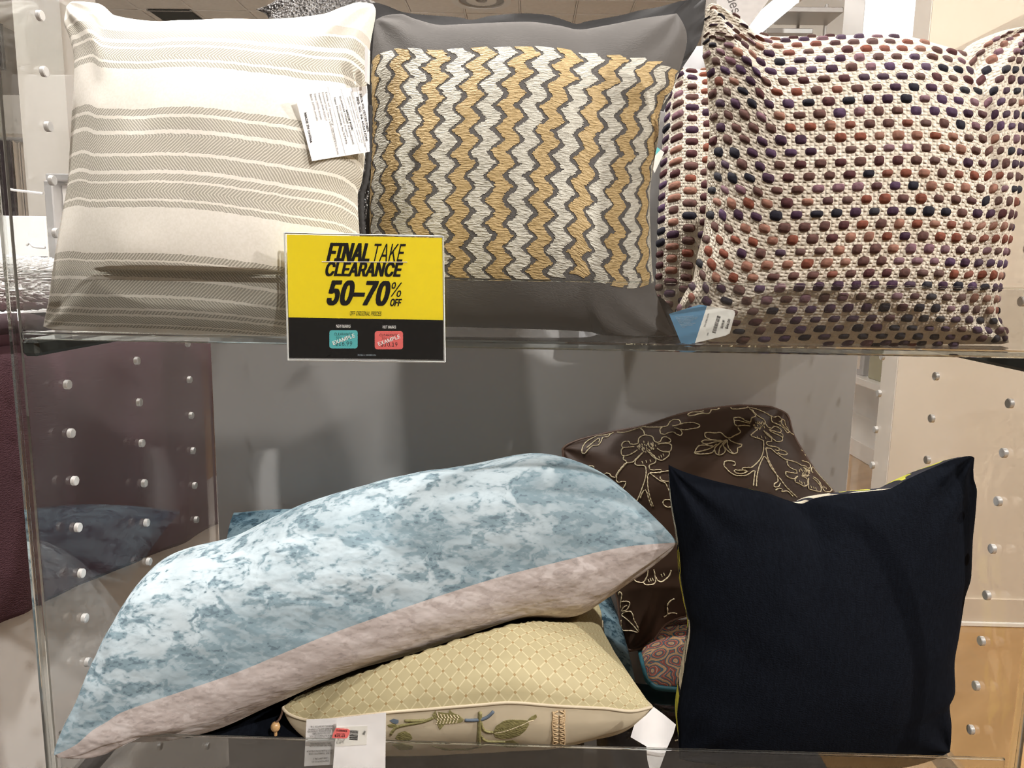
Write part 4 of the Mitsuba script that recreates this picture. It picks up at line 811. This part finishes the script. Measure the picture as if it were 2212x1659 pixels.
for f, pts in CORD:
    pts = resample([f(*p) for p in pts], 3.)
    X = FB(pts, .0007); X = X + .0004 * np.sin(np.arange(len(X)) * 2.1)[:, None] * np.array([0, -1, .5])
    put('embroidered_cord', tube(X, .00105 + .00025 * np.sin(np.arange(len(X)) * 2.1), 6), 'cord_cream', kw, True)
dash = []
r = np.random.default_rng(4)
for f, (cx, cy), (rx, ry), n in ((A, (1250, 660), (130, 75), 46), (B, (960, 330), (90, 60), 34), (B, (1630, 1030), (90, 70), 46)):
    for i in range(n):
        a, q_ = r.random() * 6.28, r.random() ** .5; x, y = cx + rx * q_ * math.cos(a), cy + ry * q_ * math.sin(a)
        dash.append(tube(FB([f(x, y), f(x + 6, y + 11), f(x + 10, y + 24)], .0008), .0008, 5))
for f, pts in ((A, ((1190, 870), (1245, 860), (1300, 850), (1420, 800), (1450, 785), (1480, 770))), (B, ((930, 500), (990, 495), (1050, 510), (1560, 1160), (1590, 1180), (1630, 1190), (1730, 1240), (1770, 1255), (1800, 1265), (1920, 1240), (1950, 1260))), (Cc, ((1215, 115), (1240, 105), (1265, 100), (1370, 55), (1400, 40)))):
    dash += [tube(FB([f(x, y), f(x + 8, y + 16), f(x + 14, y + 34)], .0008), .0008, 5) for x, y in pts]
tag(put('seed_stitches', cat(dash), 'cord_cream', kw), kind='stuff')

# ------------------------------------------------------------------ below the lower shelf: dark pillows added on the base deck to darken the view
for n_, (x0, x1) in enumerate(((.30, .71), (.72, 1.12))):
    dk = Cushion([(x0, .40, .725), ((x0 + x1) / 2, .40, .71), (x1, .40, .725)], [(x1, .40, .725), (x1 - .01, .3, .45), (x1, .2, .18)], [(x0, .2, .18), ((x0 + x1) / 2, .2, .18), (x1, .2, .18)], [(x0, .40, .725), (x0 + .01, .3, .45), (x0, .2, .18)], (0, -.94, .34), .08, .06, seed=120 + n_)
    k = thing('added_dark_pillow', ('dark brown pillow added below the lower shelf, under the yellow pillow', 'dark brown pillow added below the lower shelf, under the navy pillow')[n_], 'pillow', 'added dark pillows below the lower shelf')
    face('front_cover', dk, 'brown_dark', k, nu=60, nv=60); face('back_cover', dk, 'brown_dark', k, False, 40, 40)

# ------------------------------------------------------------------ lower shelf: paisley pillow corner, navy pillow
def paisley(p, n, uv):
    x, y = uv.x * 9, uv.y * 9
    d1, d2, c = voronoi(x + .4 * noise(x * 2, y * 2), y)
    w = d1 * 4.2; k = w - dr.floor(w); i = dr.floor(w)
    c1 = mix((.19, .035, .02), (.30, .16, .07), dr.select(mi.Int32(i) % 2 == 0, 1., 0.))
    return mix(mix(c1, (.015, .07, .10), dr.select(k > .72, 1., 0.)), (.38, .31, .24), dr.select((k > .42) & (k < .52), .8, 0.))
mat('paisley_print', paisley, .8)
_f = at(1402, 1484, .25)
pp = Cushion([(_f[0] + .012, .44, .80), (.90, .45, .80), (1.02, .44, .80)], [(1.02, .44, .80), (1.03, .34, .80), (1.02, .235, .795)], [(_f[0] + .004, .256, .797), (_f[0] + .012, .247, .796), (.90, .24, .795), (1.02, .235, .795)], [(_f[0] + .012, .44, .80), (_f[0], .34, .80), (_f[0] - .001, .268, .798), (_f[0] + .004, .256, .797)],
             (0, -.12, 1), .042, .006, a=2.6, b=.5, wrinkle=.003, seed=91, crease=.002, fix=SL)
kp = thing('paisley_pillow', 'red and brown paisley pillow corner with teal piping showing below the brown pillow', 'pillow')
face('front_cover', pp, 'paisley_print', kp, nu=80, nv=80); face('back_cover', pp, 'piping_teal', kp, False, 40, 40)
put('piping', tube(seam_curve(pp, 90) + [0, -.001, .003], .0042, 8), 'piping_teal', kp, True)
PNV = stand((1.0, .072, .789), .13, .03)
pn = fitted([(1444, 1004), (1475, 1018), (1530, 1035), (1600, 1052), (1660, 1066), (1700, 1080), (1730, 1088), (1760, 1076), (1810, 1068), (1870, 1062), (1920, 1056), (1960, 1035), (2020, 1008), (2060, 992), (2096, 985), (2105, 989)],
                [(2105, 989), (2102, 1030), (2108, 1060), (2105, 1120), (2100, 1180), (2098, 1240), (2086, 1290), (2073, 1370), (2062, 1430), (2063, 1490), (2054, 1520), (2055, 1570), (2052, 1625)],
                [(1468, 1640), (1550, 1652), (1700, 1660), (1850, 1665), (1960, 1655), (2052, 1625)],
                [(1444, 1004), (1450, 1080), (1462, 1150), (1468, 1200), (1473, 1260), (1482, 1310), (1491, 1360), (1482, 1420), (1470, 1490), (1463, 1540), (1466, 1590), (1468, 1640)],
                PNV, .055, .112, wrinkle=.006, seed=101, crease=.007, fix=SL, sides='rb', bb=.40, extra=lambda u, v, fr: (-.012 * np.exp(-((u - .44 - .10 * (1 - v)) / .045) ** 2 - ((v - .97) / .12) ** 2)) * fr)
def leaf_print(p, n, uv):
    x, y = uv.x * 13, uv.y * 9
    w = fbm(x * .8, y * .8, 2., 3); d1, d2, c = voronoi(x + 1.5 * w, y + w)
    leaf = smoothstep(.10, .16, d2 - d1)
    col = mix((.42, .40, .05), (.50, .45, .35), dr.select(c > .62, 1., 0.))
    return mix((.012, .012, .02), col * (.7 + .5 * noise(x * 4, y * 14)), leaf * dr.select(c > .22, 1., 0.))
mat('leaf_print', leaf_print, .7)
kv = thing('navy_pillow', 'plain dark navy square pillow standing at the right front of the lower shelf', 'pillow')
face('front_cover', pn, 'navy_linen', kv, nu=200, nv=200); tag(face('back_cover', pn, 'leaf_print', kv, False, 110, 110), 'navy cover printed with yellow and cream leaves')
put('thread_end', strand([(1466, 1540), (1470, 1565), (1477, 1583), (1470, 1596), (1458, 1600)], lambda px, off: np.array([at(x, y, .082) for x, y in px]), .0011), 'cord_cream', kv, True)

# ------------------------------------------------------------------ the shop beyond, left: bed display, curtains, column
mat('plum_cloth', lambda p, n, uv: mix((.055, .021, .030), (.076, .029, .041), fine(p, 7)), .8, sheen=.4, bump=cloth_bump(500.), bs=.0008)
mat('plum_dark', (.022, .008, .012), .8)
mat('sheet_white', lambda p, n, uv: mix((.80, .78, .76), (.86, .84, .82), fine(p, 3)), .8)
mat('fluffy_white', (.86, .85, .83), .9)
mat('curtain_dark', (.035, .022, .03), .8)
mat('curtain_beige', (.44, .37, .29), .8)
mat('package_beige', (.50, .45, .38), .5); mat('package_blue', (.06, .15, .32), .5); mat('package_grey', (.12, .12, .13), .5)
LA, LB = np.array([-.66, -.02]), np.array([-.10, 1.62]); Ld = unit(LB - LA); Ln = np.array([Ld[1], -Ld[0]]); LL = np.linalg.norm(LB - LA)
ZB = 1.297
kb = thing('display_bed', 'white display bed with a white valance under the plum comforter at left', 'bed')
kcf = thing('plum_comforter', 'plum comforter hanging over the side of the display bed at left', 'comforter')
s, t = np.meshgrid(np.linspace(0, 1, 150), np.linspace(0, 1, 90), indexing='ij')
S, dn = s * LL, np.maximum(t - .25, 0) / .75
fold = (meshkit.fbm(np.stack([S * 7 + dn * .6, dn * 1.2, S * 0], -1), 3, 5) - .5) * .05 * dn ** .6 + .010 * np.sin(S * 26 + 2 * dn) * np.clip(.6 - np.abs(dn - .35), 0, 1)
off = np.where(t < .25, -.42 * (1 - t / .25), 0.) - .03 * np.exp(-(dn / .05)) * (t >= .25) + fold
Z = np.where(t < .25, ZB + .012 * (meshkit.fbm(np.stack([S * 6, t * 9, S * 0], -1), 2, 2) - .5), ZB - .012 - (ZB - .015 - .735) * dn)
X = np.stack([LA[0] + Ld[0] * S + Ln[0] * (off + .03), LA[1] + Ld[1] * S + Ln[1] * (off + .03), Z], -1)
def shell(X, thick):
    a, b = X.shape[:2]; n = np.cross(np.gradient(X, axis=0), np.gradient(X, axis=1)); n /= np.linalg.norm(n, axis=-1, keepdims=True) + 1e-12
    V = np.concatenate([X.reshape(-1, 3), (X - n * thick).reshape(-1, 3)]); i, j = np.meshgrid(np.arange(a - 1), np.arange(b - 1), indexing='ij')
    q_ = np.stack([i * b + j, (i + 1) * b + j, (i + 1) * b + j + 1, i * b + j + 1], -1).reshape(-1, 4)
    rim = np.r_[np.arange(a) * b, (a - 1) * b + np.arange(1, b), np.arange(a - 2, -1, -1) * b + b - 1, np.arange(b - 2, -1, -1)]
    return V, np.vstack([q_, q_[:, ::-1] + a * b, np.stack([rim[1:], rim[:-1], rim[:-1] + a * b, rim[1:] + a * b], 1)])
put('cover', shell(X, .006), 'plum_cloth', kcf, True)
foot = np.array([LA, LB, LB - Ln * 1.5, LA - Ln * 1.5]) - Ln * .005
import shapely
core = trimesh.creation.extrude_polygon(shapely.Polygon(foot), ZB - .03, engine='earcut'); put('mattress', core, 'sheet_white', kb)
s, t = np.meshgrid(np.linspace(0, 1, 120), np.linspace(0, 1, 24), indexing='ij'); S = s * LL
of = .004 + .006 * np.sin(S * 9 + 1.5 * t) * t + .012 * t
put('valance', shell(np.stack([LA[0] + Ld[0] * S + Ln[0] * of, LA[1] + Ld[1] * S + Ln[1] * of, .80 - .795 * t], -1), .003), 'sheet_white', kb, True)
rp = np.array([np.r_[LA + Ld * d + Ln * .005, ZB + .012 + .004 * math.sin(d * 30)] for d in np.linspace(.2, .78, 24)])
put('rolled_edge', tube(rp, .026 * np.clip(np.sin(np.linspace(.1, 3.0, 24)) * 3, .3, 1), 12), 'plum_dark', kcf, True)
def bumpy(c, r, seed, amp, k, sub=5):
    m = trimesh.creation.icosphere(subdivisions=sub); v = np.sign(m.vertices) * np.abs(m.vertices) ** .7
    d = 1 + amp * (meshkit.noise(m.vertices * k + 40, seed) - .3)
    return trimesh.Trimesh(v * d[:, None] * np.array(r) + np.array(c), m.faces, process=False)
cw = at(35, 672, 1.05)
kf = put('shag_cushion', bumpy((cw[0] - .10, 1.05, ZB + .086), (.27, .16, .064), 3, .22, 34, 6), 'fluffy_white', None, True); tag(kf, 'bright white shaggy cushion on the plum bed at the left edge', 'cushion')
hb = at(12, 466, 1.95), at(101, 470, 1.95)
tag(put('white_board', bevel_box(hb[0][0] - .5, hb[1][0], 1.94, 1.97, ZB + .012, hb[0][2], .004), 'white_paint'), 'plain white board standing behind the bed packages', 'board')
for n_, (x0, x1, y0) in enumerate(((24, 49, 574), (50, 74, 553), (76, 94, 556))):
    a, b = at(x0, y0, 1.45 + .08 * n_), at(x1, y0, 1.45 + .08 * n_); yy = 1.45 + .08 * n_
    k = thing('bedding_package', ('lowest, leftmost of three bedding packages on the bed, grey with blue band', 'beige bedding package with blue band, middle of the three on the bed', 'narrow dark bedding package with blue band, nearest the metal rack')[n_], 'package', 'bedding packages on the bed')
    put('body', bevel_box(a[0], b[0], yy, yy + .07, ZB + .002, a[2] - .022, .003), ('package_grey', 'package_beige', 'package_grey')[n_], k)
    put('blue_band', bevel_box(a[0], b[0], yy, yy + .07, a[2] - .021, a[2] - .007, .002), 'package_blue', k); put('lid', bevel_box(a[0], b[0], yy, yy + .07, a[2] - .0065, a[2], .001), 'package_grey', k)
ra, rb, rc = at(93, 396, 1.25), at(112, 396, 1.25), at(150, 385, 1.25)
kr = thing('metal_rack', 'pale grey metal rack post with peg hooks left of the striped pillow', 'rack')
put('post', bevel_box(ra[0], rb[0], 1.25, 1.33, ZB + .016, ra[2] + .008, .003), 'grey_metal', kr)
put('top_bar', bevel_box(ra[0], ra[0] + .55, 1.26, 1.32, ra[2] + .0085, ra[2] + .028, .003), 'grey_metal', kr)
put('back_plate', bevel_box(rb[0] + .001, rb[0] + .5, 1.29, 1.30, ZB + .01, ra[2], .002), 'tile_grey', kr)
for pts in (((15, 405), (22, 409), (60, 414), (92, 418)), ((57, 530), (63, 524), (72, 533), (97, 535))):
    put('hook', tube(resample([at(x, y, 1.27) for x, y in pts], .01), .0035, 8), 'white_metal', kr, True)
ca, cb_ = at(25, 0, 2.5), at(128, 0, 2.5)
kc_ = put('column', box(ca[0], cb_[0], 2.5, 2.78, 0, CEIL + .03), 'column_beige'); tag(kc_, kind='structure')
for n_, (x0, x1, m, w) in enumerate(((-45, 24, 'curtain_dark', 'dark plum'), (23, 38, 'curtain_beige', 'beige'), (38, 62, 'curtain_beige', 'sand'))):
    a, b = at(x0, 303, 3.62 + .04 * n_), at(x1, 303, 3.62 + .04 * n_); zb = at(x0, 480, 3.6)[2] - .9; n = 60
    s, t = np.meshgrid(np.linspace(0, 1, n), np.linspace(0, 1, 8), indexing='ij')
    X = np.stack([a[0] + (b[0] - a[0]) * s, 3.62 + .04 * n_ +   .015 * np.sin(s * 6.28 * max(1.5, (x1 - x0) / 12)), a[2] + (zb - a[2]) * t], -1)
    k = put('curtain', shell(X[::-1], .004), m, None, True); tag(k, ('dark plum curtain panel hanging at the far left behind the bed', 'narrow beige curtain panel between the dark curtain and the column', 'wider sand curtain panel hanging beside the pale column')[n_], 'curtain', 'curtains on the far rail')
a, b = at(-80, 298, 3.62), at(70, 304, 3.62)
tag(put('curtain_rail', cyl((a[0], 3.66, a[2]), (b[0], 3.66, a[2]), .014), 'grey_metal'), 'thin grey rail the display curtains hang from', 'rail')
tag(put('trim_1', cat([box(at(-120, 250, 4.0)[0], at(60, 250, 4.0)[0] + .5, 4.0, 4.6, at(0, 288, 4.0)[2], at(0, 205, 4.0)[2])]), 'wall_cream'), kind='structure')
a, b = at(-70, 48, 4.4), at(8, 150, 4.4)
ks_ = thing('hanging_sign', 'black hanging shop sign at the top left edge', 'sign'); put('panel', bevel_box(a[0], b[0], 4.4, 4.43, b[2], a[2], .004), 'black_plastic', ks_)
put('wire', cat([cyl((x, 4.415, a[2] - .002), (x, 4.415, CEIL + .03), .003) for x in (a[0] + .05, b[0] - .05)]), 'grey_metal', ks_)
def on_ceiling(px, py): d = ray(px, py); return CAM + d * (CEIL - CAM[2]) / d[2]
v0, v1 = on_ceiling(320, 20), on_ceiling(440, 44)
kvn = thing('ceiling_vent', 'dark grey rectangular vent in the ceiling above the striped pillow', 'vent'); put('plate', box(v0[0], v1[0], v1[1], v0[1], CEIL - .012, CEIL - .001), 'bracket_dark', kvn)
put('frame', cat([box(v0[0] - .02, v1[0] + .02, y - .01, y + .01, CEIL - .016, CEIL - .0005) for y in (v1[1] - .011, v0[1] + .011)]), 'grey_metal', kvn)
cd = on_ceiling(1040, -4); an = np.linspace(0, 2 * np.pi, 41)[:-1]
kd = thing('downlight', 'round recessed ceiling downlight at the top edge above the zigzag pillow', 'ceiling light')
ring = trimesh.creation.annulus(.24, .31, .03, sections=48); ring.apply_translation((cd[0], cd[1], CEIL - .018)); put('ring', ring, 'white_metal', kd, 40)
put('cup', trimesh.creation.cylinder(radius=.238, height=.01, sections=40).apply_translation((cd[0], cd[1], CEIL - .008)), 'grey_metal', kd)
put('lamp', trimesh.creation.annulus(.06, .16, .012, sections=40).apply_translation((cd[0], cd[1], CEIL - .020)), 'white_metal', kd, 40)

# ------------------------------------------------------------------ the shop beyond, right: partition, white panel with added glow, shelving
px0 = at(1930, 900, 2.16)[0]
tag(put('wall_partition', box(px0, px0 + 2.4, 2.16, 2.29, 0.001, 3.3), 'beige_board'), kind='structure')
tag(put('edge_strip', box(px0 - .004, px0 - .0005, 2.162, 2.288, 0.09, 3.3), 'beige_side', 'wall_partition'))
zb0 = at(2150, 1292, 2.16)[2]
tag(put('baseboard_partition', box(px0 - .003, px0 + 2.4, 2.145, 2.1595, .022, zb0), 'beige_board'), kind='structure')
tag(put('trim_2', bevel_box(px0 - .004, px0 + 2.4, 2.138, 2.1592, .0005, .0215, .004), 'base_trim'), kind='structure')
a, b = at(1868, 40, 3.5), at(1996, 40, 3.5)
kw_ = thing('glowing_bulkhead', 'white panel with an added glow hanging from the ceiling left of the beige partition', 'light box')
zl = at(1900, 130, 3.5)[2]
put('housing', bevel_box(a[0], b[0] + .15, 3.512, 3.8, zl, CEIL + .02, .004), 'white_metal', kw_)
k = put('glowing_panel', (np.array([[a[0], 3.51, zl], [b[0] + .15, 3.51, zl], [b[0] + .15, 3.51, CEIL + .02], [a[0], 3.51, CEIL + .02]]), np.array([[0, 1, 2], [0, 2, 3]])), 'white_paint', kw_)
scene[k]['emitter'] = {'type': 'area', 'radiance': rgb(9., 8.8, 8.4), 'sampling_weight': .5}  # glow added to a plain white panel so it renders blown out
def at_x(px, py, x): d = ray(px, py); return CAM + d * (x - CAM[0]) / d[0]
XS = 3.18; z1, z1b, z2, z2b = at_x(1846, 813, XS)[2], at_x(1846, 829, XS)[2], at_x(1836, 943, XS)[2], .0
kh = thing('white_shelving', 'white open shelving unit far behind, between the back board and the beige partition', 'shelf')
for nme, z0_, z1_ in (('base', .002, z2), ('shelf', z1b, z1), ('shelf', z1 + .62, z1 + .68)):
    put(nme, bevel_box(XS, XS + .5, 3.85, 6.4, z0_, z1_, .006), 'white_paint', kh)
put('back', box(XS + .501, XS + .52, 3.85, 6.4, .002, z1 + .72), 'sheet_white', kh)
put('side', box(XS, XS + .5, 6.401, 6.43, .002, z1 + .72), 'white_paint', kh)
mat('box_orange', (.55, .26, .10), .6); mat('box_olive', (.30, .28, .15), .6); mat('frame_silver', (.45, .45, .47), .35, metallic=.4); mat('pink_glaze', (.62, .10, .13), .4)
for lab, y0, y1, hgt, m in (('orange brown box on the far white shelving', 5.55, 5.75, .36, 'box_orange'), ('silver picture frame on the far white shelving', 5.15, 5.45, .26, 'frame_silver'), ('olive green box on the far white shelving', 4.55, 5.05, .40, 'box_olive')):
    nm = 'picture_frame' if 'frame' in lab else 'storage_box'
    k = thing(nm, lab, 'frame' if 'frame' in lab else 'box')
    put('body', bevel_box(XS + .06, XS + .3, y0, y1, z1 + .001, z1 + hgt, .01), m, k)
    if 'frame' in lab: put('picture', box(XS + .052, XS + .0595, y0 + .05, y1 - .05, z1 + .05, z1 + hgt - .05), 'beige_side', k)
    else: put('lid', bevel_box(XS + .05, XS + .31, y0 - .01, y1 + .01, z1 + hgt + .0005, z1 + hgt + .03, .006), m, k)
vy = 4.25; prof = np.array([[.0, 0], [.07, 0], [.11, .08], [.12, .16], [.08, .24], [.04, .28], [.05, .33], [0, .33]])
vm = trimesh.creation.revolve(prof, sections=28); vm.apply_translation((XS + .2, vy, z2 + .001)); kvz = thing('pink_vase', 'small pink red vase in a dark stand on the bottom far white shelf', 'vase'); put('body', vm, 'pink_glaze', kvz, 40)
put('stand', cat([cyl((XS + .2 + .125 * math.cos(a_), vy + .125 * math.sin(a_), z2 + .002), (XS + .2 + .10 * math.cos(a_), vy + .10 * math.sin(a_), z2 + .40), .008) for a_ in (0, 2.1, 4.2)]), 'black_plastic', kvz)
for n_, (x0, x1, y0, yy) in enumerate(((1655, 1756, 60, 5.0), (1700, 1822, 14, 5.0))):
    a, b = at(x0, y0, yy), at(x1, y0 + 13, yy)
    kk = thing('wall_shelf', ('lower grey wall shelf beside the slanted tube lamp', 'upper grey wall shelf at the top edge beside the glowing white panel')[n_], 'wall shelf')
    put('board', bevel_box(a[0], b[0], yy, yy + .3, b[2], a[2], .004), 'grey_metal', kk); put('bracket', bevel_box(b[0] - .02, b[0], yy + .302, yy + .33, b[2] - .10, a[2] + .12, .003), 'grey_metal', kk)
a, b = at(1540, -40, 6.0), at(1850, 110, 6.0)
tag(put('display_wall', box(a[0] - .05, b[0] + .1, 6.0, 6.1, 1.2, CEIL + .03), 'wall_cream'), 'cream display wall behind the two small wall shelves at the top', 'wall panel')
l0, l1 = at(1590, 92, 4.2), at(1712, -10, 4.2)
kl = thing('tube_lamp', 'glaring white slanted tube lamp at the top above the tufted pillow', 'ceiling light')
tb_ = tube(np.linspace(l0, l1, 10), .055, 16); k = put('tube', tb_, 'white_paint', kl, True); scene[k]['emitter'] = {'type': 'area', 'radiance': rgb(30, 28.5, 27), 'sampling_weight': .3}
put('end_cap', cyl(l1 + unit(l1 - l0) * .001, l1 + unit(l1 - l0) * .09, .06), 'white_metal', kl)
Fs = sheet_map(lambda x, y: 3.4)
kz = thing('hanging_banner', 'pale grey hanging shop banner with letters at the top edge above the tufted pillow', 'sign')
put('panel', poly_sheet(Fs, [(1548, -40), (1690, -40), (1612, 66), (1548, 30)], 0., .004), 'paper_white', kz); put('lettering', letters("des", (1570, -4), (1583, 30), 20, Fs, False, off=.006), 'ink_grey', kz)
